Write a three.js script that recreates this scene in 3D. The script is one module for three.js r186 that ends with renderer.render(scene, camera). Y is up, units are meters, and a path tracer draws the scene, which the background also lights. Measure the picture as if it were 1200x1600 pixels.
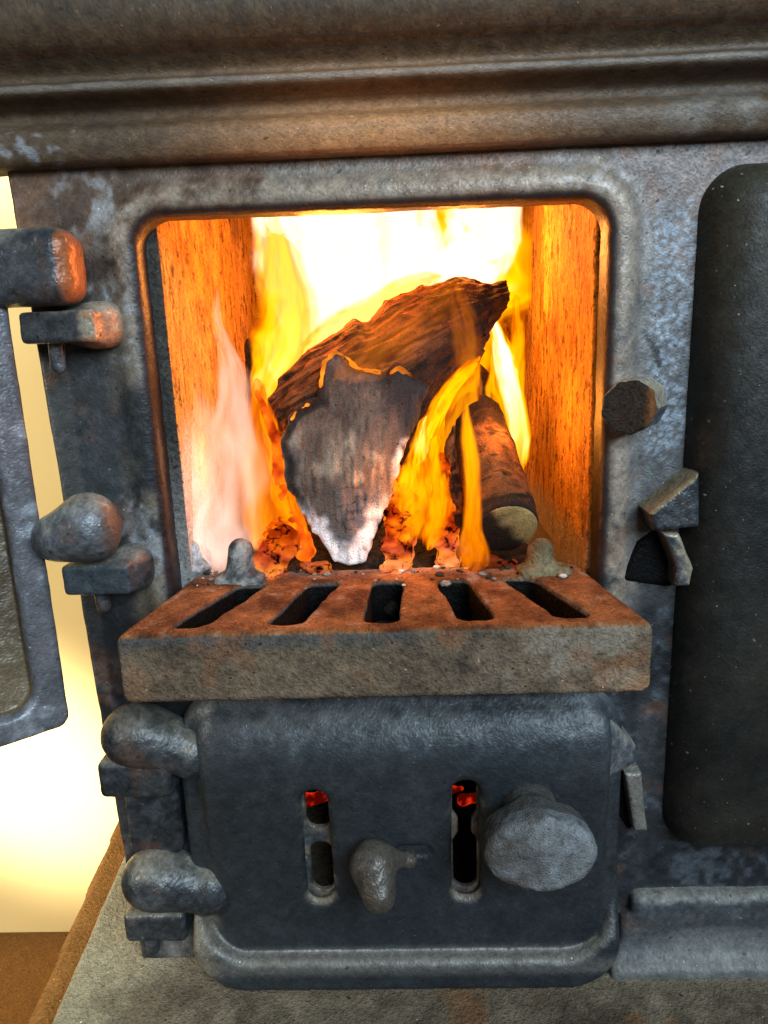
import * as THREE from 'three';
import { mergeGeometries } from 'three/addons/utils/BufferGeometryUtils.js';
import { RectAreaLightUniformsLib } from 'three/addons/lights/RectAreaLightUniformsLib.js';

// ---------------------------------------------------------------- camera, light, exposure
const scene = new THREE.Scene();
scene.background = new THREE.Color(0.045, 0.05, 0.055);
const CAM = new THREE.Vector3(0, 0, 0.335), FOV = 69.65;
const camera = new THREE.PerspectiveCamera(FOV, 0.75, 0.01, 20);
camera.rotation.order = 'YXZ';
camera.rotation.set(THREE.MathUtils.degToRad(-13.61), THREE.MathUtils.degToRad(1.83), THREE.MathUtils.degToRad(-2.11));
camera.position.copy(CAM);
camera.updateMatrixWorld(true);
const renderer = new THREE.WebGLRenderer({ antialias: true });
renderer.toneMapping = THREE.LinearToneMapping;
renderer.toneMappingExposure = 1;
renderer.shadowMap.enabled = true;
RectAreaLightUniformsLib.init();
function windowLight(name, pos, target, w, h, color, intensity) {
  const l = new THREE.RectAreaLight(new THREE.Color(...color), intensity, w, h);
  l.name = name; l.position.set(...pos); l.lookAt(...target); scene.add(l);
}
windowLight('window_daylight', [0.42, 0.42, 0.85], [0, -0.14, 0], 0.7, 0.5, [0.68, 0.85, 1.0], 17);
windowLight('room_bounce', [-0.8, 0.15, 0.8], [0, -0.15, 0], 0.6, 0.8, [1.0, 0.82, 0.55], 0.6);
function sunPatch(pos, target, angle, penumbra, intensity) {
  const s = new THREE.SpotLight(new THREE.Color(1, 0.95, 0.82), intensity, 0, THREE.MathUtils.degToRad(angle), penumbra, 2);
  s.name = 'sun_through_window'; s.position.set(...pos); s.target.position.set(...target); s.castShadow = true; s.shadow.radius = 2; scene.add(s, s.target);
}
sunPatch([-1.25, 0.35, 0.75], [-0.415, -0.40, -0.32], 5.2, 0.7, 52);
sunPatch([-1.25, 0.35, 0.75], [-0.42, -0.2, -0.32], 22, 0.6, 9);
sunPatch([-1.25, 0.35, 0.75], [-0.35, 0.17, -0.32], 3.5, 0.5, 22);

// ---------------------------------------------------------------- maths helpers
let seed = 7;
const rnd = () => { seed = (seed + 0x6D2B79F5) | 0; let t = Math.imul(seed ^ (seed >>> 15), 1 | seed); t = (t + Math.imul(t ^ (t >>> 7), 61 | t)) ^ t; return ((t ^ (t >>> 14)) >>> 0) / 4294967296; };
const PERM = new Uint8Array(512); { const a = [...Array(256).keys()]; for (let i = 255; i > 0; i--) { const j = Math.floor(rnd() * (i + 1)); [a[i], a[j]] = [a[j], a[i]]; } for (let i = 0; i < 512; i++) PERM[i] = a[i & 255]; }
const VAL = new Float32Array(256); for (let i = 0; i < 256; i++) VAL[i] = rnd() * 2 - 1;
function noise(x, y, z, per) {                       // value noise in [-1,1]; per = optional period
  let xi = Math.floor(x), yi = Math.floor(y), zi = Math.floor(z);
  const fx = x - xi, fy = y - yi, fz = z - zi, u = fx * fx * (3 - 2 * fx), v = fy * fy * (3 - 2 * fy), w = fz * fz * (3 - 2 * fz);
  let x1 = xi + 1, y1 = yi + 1; const z1 = (zi + 1) & 255;
  if (per) { xi = ((xi % per) + per) % per; x1 = ((x1 % per) + per) % per; yi = ((yi % per) + per) % per; y1 = ((y1 % per) + per) % per; }
  xi &= 255; x1 &= 255; yi &= 255; y1 &= 255; zi &= 255;
  const h = (a, b, c) => VAL[PERM[PERM[PERM[a] + b] + c]];
  const a0 = h(xi, yi, zi), a1 = h(x1, yi, zi), a2 = h(xi, y1, zi), a3 = h(x1, y1, zi), b0 = h(xi, yi, z1), b1 = h(x1, yi, z1), b2 = h(xi, y1, z1), b3 = h(x1, y1, z1);
  const p = a0 + (a1 - a0) * u, q = a2 + (a3 - a2) * u, r = b0 + (b1 - b0) * u, s = b2 + (b3 - b2) * u, m = p + (q - p) * v, n = r + (s - r) * v;
  return m + (n - m) * w;
}
const fbm = (x, y, z, f, o = 3) => { let s = 0, a = 1, t = 0; for (let i = 0; i < o; i++) { s += a * noise(x * f + i * 17.3, y * f + i * 9.1, z * f + i * 5.7); t += a; a *= 0.55; f *= 2.1; } return s / t; };
const clamp = (x, a = 0, b = 1) => x < a ? a : x > b ? b : x;
const sst = (a, b, x) => { const t = clamp((x - a) / (b - a)); return t * t * (3 - 2 * t); };
const mix3 = (a, b, t) => [a[0] + (b[0] - a[0]) * t, a[1] + (b[1] - a[1]) * t, a[2] + (b[2] - a[2]) * t];
const smin = (a, b, k) => { const h = Math.max(k - Math.abs(a - b), 0) / k; return Math.min(a, b) - h * h * k * 0.25; };
const smax = (a, b, k) => -smin(-a, -b, k);
const rr2 = (x, y, cx, cy, hx, hy, r) => { const qx = Math.abs(x - cx) - hx + r, qy = Math.abs(y - cy) - hy + r; return Math.hypot(Math.max(qx, 0), Math.max(qy, 0)) + Math.min(Math.max(qx, qy), 0) - r; };
const box3 = (x, y, z, c, h, r = 0) => { const a = Math.abs(x - c[0]) - h[0] + r, b = Math.abs(y - c[1]) - h[1] + r, d = Math.abs(z - c[2]) - h[2] + r; return Math.hypot(Math.max(a, 0), Math.max(b, 0), Math.max(d, 0)) + Math.min(Math.max(a, b, d), 0) - r; };
const cap = (x, y, z, a, b, ra, rb = ra) => { const dx = b[0] - a[0], dy = b[1] - a[1], dz = b[2] - a[2], px = x - a[0], py = y - a[1], pz = z - a[2], t = clamp((px * dx + py * dy + pz * dz) / (dx * dx + dy * dy + dz * dz)); return Math.hypot(px - dx * t, py - dy * t, pz - dz * t) - (ra + (rb - ra) * t); };
const ell = (x, y, z, c, r) => { const a = (x - c[0]) / r[0], b = (y - c[1]) / r[1], d = (z - c[2]) / r[2], k = Math.hypot(a, b, d), g = Math.hypot(a / r[0], b / r[1], d / r[2]); return g < 1e-6 ? -Math.min(...r) : k * (k - 1) / g; };
const extr = (d2, z, z0, z1, r) => { const w = Math.abs(z - (z0 + z1) / 2) - (z1 - z0) / 2 + r, d = d2 + r; return Math.min(Math.max(d, w), 0) + Math.hypot(Math.max(d, 0), Math.max(w, 0)) - r; };
// a point of the plane at depth z, from the place where it shows in the photograph
const F = 800 / Math.tan(THREE.MathUtils.degToRad(FOV / 2));
function at(px, py, z) { const d = new THREE.Vector3((px - 600) / F, -(py - 800) / F, -1).applyEuler(camera.rotation); const t = (z - CAM.z) / d.z; return [CAM.x + d.x * t, CAM.y + d.y * t, z]; }
const polySd = (P, x, y) => { let d = 1e9, s = 1; for (let i = 0, j = P.length - 1; i < P.length; j = i++) { const ex = P[j][0] - P[i][0], ey = P[j][1] - P[i][1], wx = x - P[i][0], wy = y - P[i][1], t = clamp((wx * ex + wy * ey) / (ex * ex + ey * ey)), bx = wx - ex * t, by = wy - ey * t; d = Math.min(d, bx * bx + by * by); const c1 = y >= P[i][1], c2 = y < P[j][1], c3 = ex * wy > ey * wx; if ((c1 && c2 && c3) || (!c1 && !c2 && !c3)) s = -s; } return s * Math.sqrt(d); };

const hash2 = (i, j, k) => VAL[PERM[PERM[PERM[i & 255] + (j & 255)] + k]] * 0.5 + 0.5;
function spots(x, y, cell) { const u = x / cell, v = y / cell, i0 = Math.floor(u), j0 = Math.floor(v); let m = 9; for (let i = i0 - 1; i <= i0 + 1; i++) for (let j = j0 - 1; j <= j0 + 1; j++) { const r = 0.2 + 0.4 * hash2(i, j, 3); m = Math.min(m, Math.hypot(u - i - hash2(i, j, 1), v - j - hash2(i, j, 2)) - r); } return m; }
// a distance field drawn as a smooth mesh (surface nets), world coordinates
function field(sdf, lo, hi, h, color, alphaless = true) {
  const nx = Math.ceil((hi[0] - lo[0]) / h) + 1, ny = Math.ceil((hi[1] - lo[1]) / h) + 1, nz = Math.ceil((hi[2] - lo[2]) / h) + 1, B = 6, D = new Float32Array(nx * ny * nz);
  const reach = B * h * 0.5 * 1.7321 * 1.25 + 2 * h;
  for (let k0 = 0; k0 < nz; k0 += B) for (let j0 = 0; j0 < ny; j0 += B) for (let i0 = 0; i0 < nx; i0 += B) {
    const c = sdf(lo[0] + (i0 + B / 2) * h, lo[1] + (j0 + B / 2) * h, lo[2] + (k0 + B / 2) * h), skip = Math.abs(c) > reach;
    for (let k = k0; k < Math.min(k0 + B, nz); k++) for (let j = j0; j < Math.min(j0 + B, ny); j++) for (let i = i0; i < Math.min(i0 + B, nx); i++)
      D[i + nx * (j + ny * k)] = skip ? c : sdf(lo[0] + i * h, lo[1] + j * h, lo[2] + k * h);
  }
  const id = new Int32Array(nx * ny * nz).fill(-1), pos = [], sy = nx, sz = nx * ny, E = [[0, 1], [0, 2], [0, 4], [1, 3], [1, 5], [2, 3], [2, 6], [3, 7], [4, 5], [4, 6], [5, 7], [6, 7]];
  const v = new Float64Array(8);
  for (let k = 0; k < nz - 1; k++) for (let j = 0; j < ny - 1; j++) for (let i = 0; i < nx - 1; i++) {
    const b = i + sy * j + sz * k; let m = 0;
    for (let q = 0; q < 8; q++) { v[q] = D[b + (q & 1) + (q & 2 ? sy : 0) + (q & 4 ? sz : 0)]; if (v[q] < 0) m |= 1 << q; }
    if (m === 0 || m === 255) continue;
    let X = 0, Y = 0, Z = 0, n = 0;
    for (const [p, q] of E) if ((v[p] < 0) !== (v[q] < 0)) { const t = v[p] / (v[p] - v[q]); X += (p & 1) + t * ((q & 1) - (p & 1)); Y += ((p >> 1) & 1) + t * (((q >> 1) & 1) - ((p >> 1) & 1)); Z += ((p >> 2) & 1) + t * (((q >> 2) & 1) - ((p >> 2) & 1)); n++; }
    id[b] = pos.length / 3; pos.push(lo[0] + (i + X / n) * h, lo[1] + (j + Y / n) * h, lo[2] + (k + Z / n) * h);
  }
  const idx = [], quad = (a, b, c, d, flip) => { if (a < 0 || b < 0 || c < 0 || d < 0) return; flip ? idx.push(a, c, b, a, d, c) : idx.push(a, b, c, a, c, d); };
  for (let k = 1; k < nz - 1; k++) for (let j = 1; j < ny - 1; j++) for (let i = 1; i < nx - 1; i++) {
    const b = i + sy * j + sz * k, s = D[b] < 0;
    if (s !== D[b + 1] < 0) quad(id[b - sy - sz], id[b - sz], id[b], id[b - sy], !s);
    if (s !== D[b + sy] < 0) quad(id[b - 1 - sz], id[b - 1], id[b], id[b - sz], !s);
    if (s !== D[b + sz] < 0) quad(id[b - 1 - sy], id[b - sy], id[b], id[b - 1], !s);
  }
  return dress(pos, idx, null, color, (x, y, z) => { const e = h * 0.6, a = sdf(x + e, y - e, z - e), b = sdf(x - e, y - e, z + e), c = sdf(x - e, y + e, z - e), d = sdf(x + e, y + e, z + e); const n = [a - b - c + d, -a - b + c + d, -a + b - c + d], l = Math.hypot(...n) || 1; return [n[0] / l, n[1] / l, n[2] / l]; });
}
let LUMP = 0.03;                                       // unevenness of the cast surface
// normals, colours (0.4 of a colour is the mean of the speckle map, hence the 2.5) and uv in metres
const MEAN = 0.2;
function dress(pos, idx, nor, color, normalAt) {
  const n = pos.length / 3, N = [], C = [], U = [], P = Array.from(pos), cls = new Uint8Array(n), uvOf = (k, x, y, z) => k === 0 ? [x, y] : k === 1 ? [z, y] : [x, z];
  for (let i = 0; i < n; i++) {
    const x = pos[3 * i], y = pos[3 * i + 1], z = pos[3 * i + 2], q = normalAt ? normalAt(x, y, z) : [nor[3 * i], nor[3 * i + 1], nor[3 * i + 2]];
    cls[i] = Math.abs(q[2]) >= 0.5 ? 0 : Math.abs(q[0]) > Math.abs(q[1]) ? 1 : 2;
    if (LUMP) { const f = 300, l = LUMP; q[0] += l * (noise(x * f, y * f, z * f) + noise(x * 2.3 * f, y * 2.3 * f, z * 2.3 * f)); q[1] += l * (noise(x * f + 31, y * f, z * f) + noise(x * 2.3 * f + 31, y * 2.3 * f, z * 2.3 * f)); q[2] += l * noise(x * f, y * f + 31, z * f); const m = Math.hypot(...q); q[0] /= m; q[1] /= m; q[2] /= m; }
    const c = color ? color(x, y, z, q) : [1, 1, 1];
    N.push(q[0], q[1], q[2]); C.push(c[0] / MEAN, c[1] / MEAN, c[2] / MEAN); U.push(...uvOf(cls[i], x, y, z));
  }
  // each triangle keeps one plane of projection: a vertex on the border between two gets a twin
  const twin = new Map(), out = new Array(idx.length);
  for (let t = 0; t < idx.length; t += 3) {
    const a = cls[idx[t]], b = cls[idx[t + 1]], c = cls[idx[t + 2]];
    if (a === b && b === c) { out[t] = idx[t]; out[t + 1] = idx[t + 1]; out[t + 2] = idx[t + 2]; continue; }
    const k = Math.min(a, b, c);
    for (let e = 0; e < 3; e++) { const v = idx[t + e]; if (cls[v] === k) { out[t + e] = v; continue; } const key = v * 3 + k; let w = twin.get(key); if (w === undefined) { w = P.length / 3; twin.set(key, w); P.push(P[3 * v], P[3 * v + 1], P[3 * v + 2]); N.push(N[3 * v], N[3 * v + 1], N[3 * v + 2]); C.push(C[3 * v], C[3 * v + 1], C[3 * v + 2]); U.push(...uvOf(k, P[3 * v], P[3 * v + 1], P[3 * v + 2])); } out[t + e] = w; }
  }
  const g = new THREE.BufferGeometry();
  g.setAttribute('position', new THREE.Float32BufferAttribute(P, 3)); g.setAttribute('normal', new THREE.Float32BufferAttribute(N, 3)); g.setAttribute('color', new THREE.Float32BufferAttribute(C, 3)); g.setAttribute('uv', new THREE.Float32BufferAttribute(U, 2));
  g.setIndex(out);
  return g;
}
// a built-in geometry, moved to its place, given the same colours and uv
function paint(g, color) { const p = g.index ? g : g, N = p.attributes.normal.array, idx = p.index ? [...p.index.array] : [...Array(p.attributes.position.count).keys()]; return dress([...p.attributes.position.array], idx, N, color); }

// ---------------------------------------------------------------- materials
function speckle(size, tile, specks, pits, bright = 1, dim = 1) {
  const n = size * size, c = new Uint8Array(n * 4), b = new Uint8Array(n * 4), r = new Uint8Array(n * 4), H = new Float32Array(n), L = new Float32Array(n);
  for (let j = 0; j < size; j++) for (let i = 0; i < size; i++) {
    const u = i / size, v = j / size, q = j * size + i;
    const a = noise(u * 24, v * 24, 1.5, 24), d = noise(u * 60, v * 60, 4.5, 60), e = noise(u * 130, v * 130, 7.5, 130), f = noise(u * 250, v * 250, 9.5, 250);
    H[q] = 0.5 + 0.05 * a + 0.09 * d + 0.17 * e + 0.2 * f;
    L[q] = MEAN * (1 + 0.08 * a + 0.12 * d + 0.24 * e + 0.3 * f);
  }
  if (dim !== 1) for (let q = 0; q < n; q++) L[q] *= dim;
  const dot = (k, rmin, rmax, val, hh) => { for (let s = 0; s < k; s++) { const x = rnd() * size, y = rnd() * size, R = rmin + (rmax - rmin) * rnd() ** 3, an = rnd() * 3.14, ex = 1 + 1.2 * rnd() ** 4, st = 0.25 + 0.75 * rnd() ** 2; const M = Math.ceil(R * ex) + 1; for (let dy = -M; dy <= M; dy++) for (let dx = -M; dx <= M; dx++) { const p = (dx * Math.cos(an) + dy * Math.sin(an)) / ex, o = -dx * Math.sin(an) + dy * Math.cos(an), w = clamp(R + 0.5 - Math.hypot(p, o)); if (w <= 0) continue; const q = ((Math.floor(y + dy) + size) % size) * size + (Math.floor(x + dx) + size) % size; L[q] += (val - L[q]) * w * st; H[q] += hh * w * st; } } };
  dot(pits, 0.7, 4, MEAN * dim * 0.3, -0.3); dot(specks, 0.6, 2.6, bright, 0.2);
  for (let q = 0; q < n; q++) { const l = clamp(L[q]) * 255; c.set([l, l, l, 255], 4 * q); const h = clamp(H[q]) * 255; b.set([h, h, h, 255], 4 * q); const o = clamp(0.86 - 0.5 * (H[q] - 0.3)) * 255; r.set([o, o, o, 255], 4 * q); }
  return [c, b, r].map((d) => { const t = new THREE.DataTexture(d, size, size); t.wrapS = t.wrapT = THREE.RepeatWrapping; t.magFilter = THREE.LinearFilter; t.minFilter = THREE.LinearMipmapLinearFilter; t.repeat.set(1 / tile, 1 / tile); t.needsUpdate = true; return t; });
}
const [mapA, bumpA, roughA] = speckle(1024, 0.17, 420, 900, 0.8);
const [mapB, bumpB, roughB] = speckle(512, 0.07, 30, 300, 0.3);
const [mapC, bumpC, roughC] = speckle(768, 0.128, 130, 200, 0.7, 0.2);
const std = (name, maps, o) => { const m = new THREE.MeshPhysicalMaterial({ vertexColors: true, map: maps[0], bumpMap: maps[1], roughnessMap: maps[2], side: THREE.DoubleSide, ...o }); m.name = name; return m; };
const castIron = std('cast_iron', [mapA, bumpA, roughA], { roughness: 0.56, metalness: 0.2, bumpScale: 0.00045 });
const scaleIron = std('scaled_iron', [mapA, bumpA, roughA], { roughness: 0.85, metalness: 0, bumpScale: 0.0003 });
const plaster = new THREE.MeshStandardMaterial({ vertexColors: true, roughness: 0.95 }); plaster.name = 'painted_plaster';
const roughIron = std('rough_cast_iron', [mapB, bumpB, roughB], { roughness: 0.85, metalness: 0.05, bumpScale: 0.0009 });
const dusty = std('dusty_surface', [mapA, bumpA, roughA], { specularIntensity: 0.25, roughness: 1, metalness: 0, bumpScale: 0.0012 });
const woodM = std('charred_wood', [mapB, bumpB, roughB], { specularIntensity: 0.2, roughness: 1, metalness: 0, bumpScale: 0.0010 });
const glowM = new THREE.MeshBasicMaterial({ vertexColors: true }); glowM.name = 'ember_glow';
const flameM = new THREE.MeshBasicMaterial({ vertexColors: true, transparent: true, depthWrite: false, side: THREE.DoubleSide }); flameM.name = 'flame_gas';

// ---------------------------------------------------------------- objects
const used = {};
const numbered = (n) => { used[n] = (used[n] ?? -1) + 1; return used[n] ? `${n}_${String(used[n]).padStart(3, '0')}` : n; };
function thing(name, label, category, base, group) {
  const o = new THREE.Group(); o.name = numbered(name); o.position.set(...base); o.userData = { label, category }; if (group) o.userData.group = group; scene.add(o); o.updateMatrixWorld(true); return o;
}
const wp = new THREE.Vector3();
function part(name, geo, mat, parent, label) {          // geometry in world coordinates, hung under its thing
  const m = new THREE.Mesh(geo, mat); m.name = numbered(name); m.castShadow = m.receiveShadow = true;
  parent.updateWorldMatrix(true, false); parent.getWorldPosition(wp); m.geometry.translate(-wp.x, -wp.y, -wp.z); parent.add(m);
  if (label) m.userData.label = label;
  return m;
}
function solo(name, geo, mat, label, category, base, extra) {
  const m = new THREE.Mesh(geo, mat); m.name = numbered(name); m.castShadow = m.receiveShadow = true; m.geometry.translate(-base[0], -base[1], -base[2]); m.position.set(...base);
  m.userData = { ...(label ? { label } : {}), ...(category ? { category } : {}), ...extra }; scene.add(m); return m;
}

// colours of iron: dark graphite, grey scale, brown heat scale with painted firelight, ash dust, rust
const DARK = [0.010, 0.013, 0.016], GREY = [0.075, 0.08, 0.085], BROWN = [0.16, 0.082, 0.04], ASH = [0.30, 0.285, 0.25], RUST = [0.24, 0.085, 0.025], CHIP = [0.34, 0.37, 0.40], BUFF = [0.26, 0.21, 0.14];
function iron({ grey = 0.5, brown = 0, dust = 0.5, rust = 0.15, tint = 1 } = {}) {
  return (x, y, z, n) => {
    const a = fbm(x, y, z, 22, 3), b = fbm(x + 3, y, z, 130, 3), d = fbm(x, y + 5, z, 420, 2);
    let c = mix3(DARK, GREY, clamp(grey - 0.12 + 0.32 * a + 0.2 * b + 0.25 * d));
    if (brown) c = mix3(c, BROWN, clamp(brown + 0.5 * fbm(x, y, z + 2, 40, 2)));
    c = mix3(c, [0.17, 0.185, 0.20], dust * 0.35 * sst(0.05, 0.6, fbm(x + 7, y, z, 60, 3) + 0.35 * b));
    c = mix3(c, [0.30, 0.275, 0.215], dust * sst(0.1, 0.9, n[1] * 0.8 - 0.1 * n[2] + 0.4 * b + 0.35 * a) * 0.8);
    c = mix3(c, RUST, rust * sst(0.1, 0.5, fbm(x, y + 9, z, 75, 3)));
    const s = tint * (1 + 0.4 * d); return [c[0] * s, c[1] * s, c[2] * s];
  };
}

// ================================================================ the setting
const FLOOR = -0.613, SLAB = -0.333, HEARTH = -0.345;
function slabGeo(P, y0, y1, step, color, lump = 0) {         // a flat slab with outline P (x, z)
  const xs = P.map((p) => p[0]), zs = P.map((p) => p[1]), lo = [Math.min(...xs) - 0.01, y0 - 0.01, Math.min(...zs) - 0.01], hi = [Math.max(...xs) + 0.01, y1 + 0.01, Math.max(...zs) + 0.01];
  return field((x, y, z) => { const w = Math.abs(y - (y0 + y1) / 2) - (y1 - y0) / 2 + 0.003, d = polySd(P, x, z) + 0.003; return Math.min(Math.max(d, w), 0) + Math.hypot(Math.max(d, 0), Math.max(w, 0)) - 0.003 + (lump ? lump * fbm(x, y, z, 60, 2) : 0); }, lo, hi, step, color);
}
{
  LUMP = 0;
  const wallColor = (x, y, z) => { const t = 1 + 0.06 * fbm(x, y, z, 6, 3) + 0.03 * fbm(x, y, z, 40, 2); return [MEAN * 0.78 * t, MEAN * 0.57 * t, MEAN * 0.235 * t]; };
  const w = new THREE.BoxGeometry(2.6, 2.2, 0.1, 60, 60, 1); w.translate(-0.4, FLOOR + 1.1, -0.37);
  solo('wall', paint(w, wallColor), plaster, null, null, [-0.4, FLOOR, -0.37], { kind: 'structure' });
  const f = new THREE.BoxGeometry(2.6, 0.05, 2, 40, 1, 40); f.translate(-0.4, FLOOR - 0.025, 0.68);
  solo('floor', paint(f, (x, y, z) => { const t = 1 + 0.3 * fbm(x * 0.2, y, z, 40, 3); return [0.16 * t, 0.075 * t, 0.02 * t]; }), dusty, null, null, [-0.4, FLOOR, 0.68], { kind: 'structure' });
  const hearth = slabGeo([[-0.238, -0.31], [0.3, -0.31], [0.3, 0.16], [-0.19, 0.16], [-0.2065, 0.045]], FLOOR + 0.001, HEARTH, 0.0045, (x, y, z) => { const t = 1 + 0.25 * fbm(x, y, z, 70, 3) + 0.15 * fbm(x, y, z, 14, 2); return [0.30 * t, 0.135 * t, 0.035 * t]; });
  solo('hearth', hearth, dusty, null, null, [0, FLOOR, -0.07], { kind: 'structure' });
}

// ================================================================ the stove
const stove = thing('cast_iron_stove', 'old dark cast iron stove with its fire door swung open, standing on the hearth', 'stove', [0, HEARTH, -0.12]);
const OP = { cx: -0.0122, cy: -0.0415, hx: 0.1012, hy: 0.0935, r: 0.013 };          // the firebox opening
const opening = (x, y) => rr2(x, y, OP.cx, OP.cy, OP.hx, OP.hy, OP.r);
const plateLeft = (y) => -0.1645 - 0.030 * (y + 0.005);
{
  const dark = (x, y, z, n) => iron({ grey: 0.3 })(x, y, z, n);
  // base plate with ash and dust
  const base = slabGeo([[-0.2075, -0.24], [0.3, -0.24], [0.3, 0.12], [-0.178, 0.12], [-0.188, 0.04]], HEARTH + 0.0005, SLAB, 0.0016, (x, y, z, n) => {
    const a = fbm(x, y, z, 24, 3), b = fbm(x, y, z, 110, 3);
    let c = mix3([0.055, 0.046, 0.036], [0.20, 0.175, 0.14], clamp(0.35 + 0.8 * a + 0.6 * b));
    c = mix3(c, [0.36, 0.325, 0.26], 0.6 * sst(0.025, -0.005, z + 0.016 * b + 0.02 * a) * sst(-0.3, 0.1, b + 0.5)); c = mix3(c, [0.17, 0.075, 0.03], 0.55 * sst(0.05, 0.4, fbm(x, y + 4, z, 45, 3)) * sst(-0.05, 0.05, x));
    c = [c[0] * 1.12, c[1], c[2] * 0.82];
    return mix3(c, [0.42, 0.37, 0.24], 0.75 * sst(-0.13, -0.19, x + 0.03 * b));
  }, 0.0006);
  part('base_plate', base, dusty, stove);
  LUMP = 0.03;
  // front plate
  const plateColor = (x, y, z, n) => {
    const a = fbm(x, y, z, 26, 3), b = fbm(x + 3, y, z, 95, 3), d = fbm(x, y + 5, z, 300, 2), od = opening(x, y);
    let c = mix3(DARK, GREY, clamp(0.24 + 0.45 * a + 0.2 * b + 0.2 * d)); c = mix3(c, [0.11, 0.13, 0.155], 0.42 * sst(0.1, 0.7, 0.6 * d + fbm(x + 7, y, z, 50, 3) + 0.4 * b));
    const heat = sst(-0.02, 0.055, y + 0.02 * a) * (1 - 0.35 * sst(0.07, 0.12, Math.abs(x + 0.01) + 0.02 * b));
    c = mix3(c, mix3(BROWN, [0.40, 0.17, 0.065], clamp(0.3 + b + sst(0.09, 0.0, Math.abs(x + 0.01)) * 0.4)), clamp(heat * (0.8 + 0.3 * b)) * 0.9);  // heat scale mixed with firelight painted above the opening
    c = mix3(c, [0.30, 0.235, 0.16], 0.85 * sst(0.014, 0.003, Math.abs(od - 0.010) + 0.006 * b) * sst(-0.15, 0.35, a + 0.5 * b + 0.15) );
    c = mix3(c, [0.16, 0.145, 0.13], 0.6 * sst(0.017, 0.006, Math.abs(od - 0.0085)) * sst(-0.6, 0.2, b + a) * sst(-0.02, 0.03, Math.max(y - 0.02, x - 0.05)));
    c = mix3(c, [0.36, 0.27, 0.19], 0.8 * sst(0.0065, 0.002, Math.abs(od - 0.0085)) * sst(-0.7, 0.3, b + 0.5 * d) * sst(-0.03, 0.04, Math.max(y, x - 0.04)));
    const left = sst(-0.112, -0.13, x) * sst(0.03, 0.0, y) * sst(-0.13, -0.09, y); c = mix3(c, [0.05, 0.055, 0.055], 0.7 * left);
    // pale crusted patches by the hinges and up the right of the opening
    const near = (u, v, r) => sst(r, r * 0.35, Math.hypot(x - u, y - v) + 0.012 * b);
    const p = Math.max(near(-0.125, 0.012, 0.03), near(-0.117, -0.088, 0.032), 0.8 * near(-0.13, 0.06, 0.025), 0.8 * near(0.082, 0.066, 0.02));
    c = mix3(c, mix3(ASH, CHIP, clamp(0.5 + d)), 0.8 * p * sst(-0.12, 0.3, b + 0.4 * d));
    c = mix3(c, [0.010, 0.011, 0.013], 0.75 * sst(0.03, 0.0, Math.abs(y + 0.135)) * sst(-0.118, -0.125, x));  // shadow beside the grate, painted dark at the plate edge
    const col = sst(0.017, 0.004, Math.abs(x - 0.117 + 0.05 * Math.min(0, y + 0.0) * -1 * 0.25) ) * sst(-0.14, -0.05, y) * sst(0.07, 0.03, y);
    c = mix3(c, [0.15, 0.145, 0.14], 0.5 * sst(0.09, 0.105, x) * sst(-0.13, -0.06, y));
    const cell = noise(x * 620, y * 620, 3.3), cell2 = noise(x * 380 + 9, y * 380, 7.7);
    c = mix3(c, [0.25, 0.30, 0.35], 0.75 * sst(0.06, -0.12, spots(x, y, 0.0030)) * sst(0.25, 0.8, col + 0.9 * a + 0.5 * b - 0.25) * sst(0.1, 0.4, col));
    c = mix3(c, RUST, 0.25 * sst(0.15, 0.5, fbm(x, y + 9, z, 75, 3)) + 0.0 * sst(0.006, 0.002, Math.abs(od - 0.003)) * sst(0.0, 0.4, fbm(x, y, z + 4, 60, 2)));
    c = mix3(c, [0.016, 0.009, 0.009], 0.92 * sst(0.0042, 0.0024, od));
    { const A1 = at(1006, 518, 0), A2 = at(1024, 545, 0), A3 = at(1030, 572, 0), q = Math.min(cap(x, y, 0, A1, A2, 0.0009), cap(x, y, 0, A2, A3, 0.0013)); c = mix3(c, [0.012, 0.012, 0.014], 0.9 * sst(0.0006, -0.0004, q + 0.0008 * b)); }
    const low = sst(-0.29, -0.325, y); c = mix3(c, ASH, low * 0.45 * sst(-0.4, 0.4, b + a));
    const s = 0.82 * (1 + 0.25 * d); return [c[0] * s, c[1] * s, c[2] * s];
  };
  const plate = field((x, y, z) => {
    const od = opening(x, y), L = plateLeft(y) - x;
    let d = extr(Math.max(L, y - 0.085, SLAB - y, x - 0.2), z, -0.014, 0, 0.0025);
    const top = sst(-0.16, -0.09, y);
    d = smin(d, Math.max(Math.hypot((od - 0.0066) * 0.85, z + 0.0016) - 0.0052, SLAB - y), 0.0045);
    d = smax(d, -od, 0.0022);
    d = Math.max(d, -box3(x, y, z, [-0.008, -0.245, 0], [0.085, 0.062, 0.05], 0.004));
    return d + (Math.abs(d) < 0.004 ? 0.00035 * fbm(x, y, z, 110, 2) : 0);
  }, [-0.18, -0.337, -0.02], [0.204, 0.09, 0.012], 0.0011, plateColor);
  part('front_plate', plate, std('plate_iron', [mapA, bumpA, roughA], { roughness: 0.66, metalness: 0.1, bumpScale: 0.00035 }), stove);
  // body behind the plate: sides, back, top and the floor between fire and ash pit
  const B = []; const slab = (w, h, d, x, y, z) => { const g = new THREE.BoxGeometry(w, h, d, 12, 12, 12); g.translate(x, y, z); B.push(paint(g, dark)); };
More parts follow.
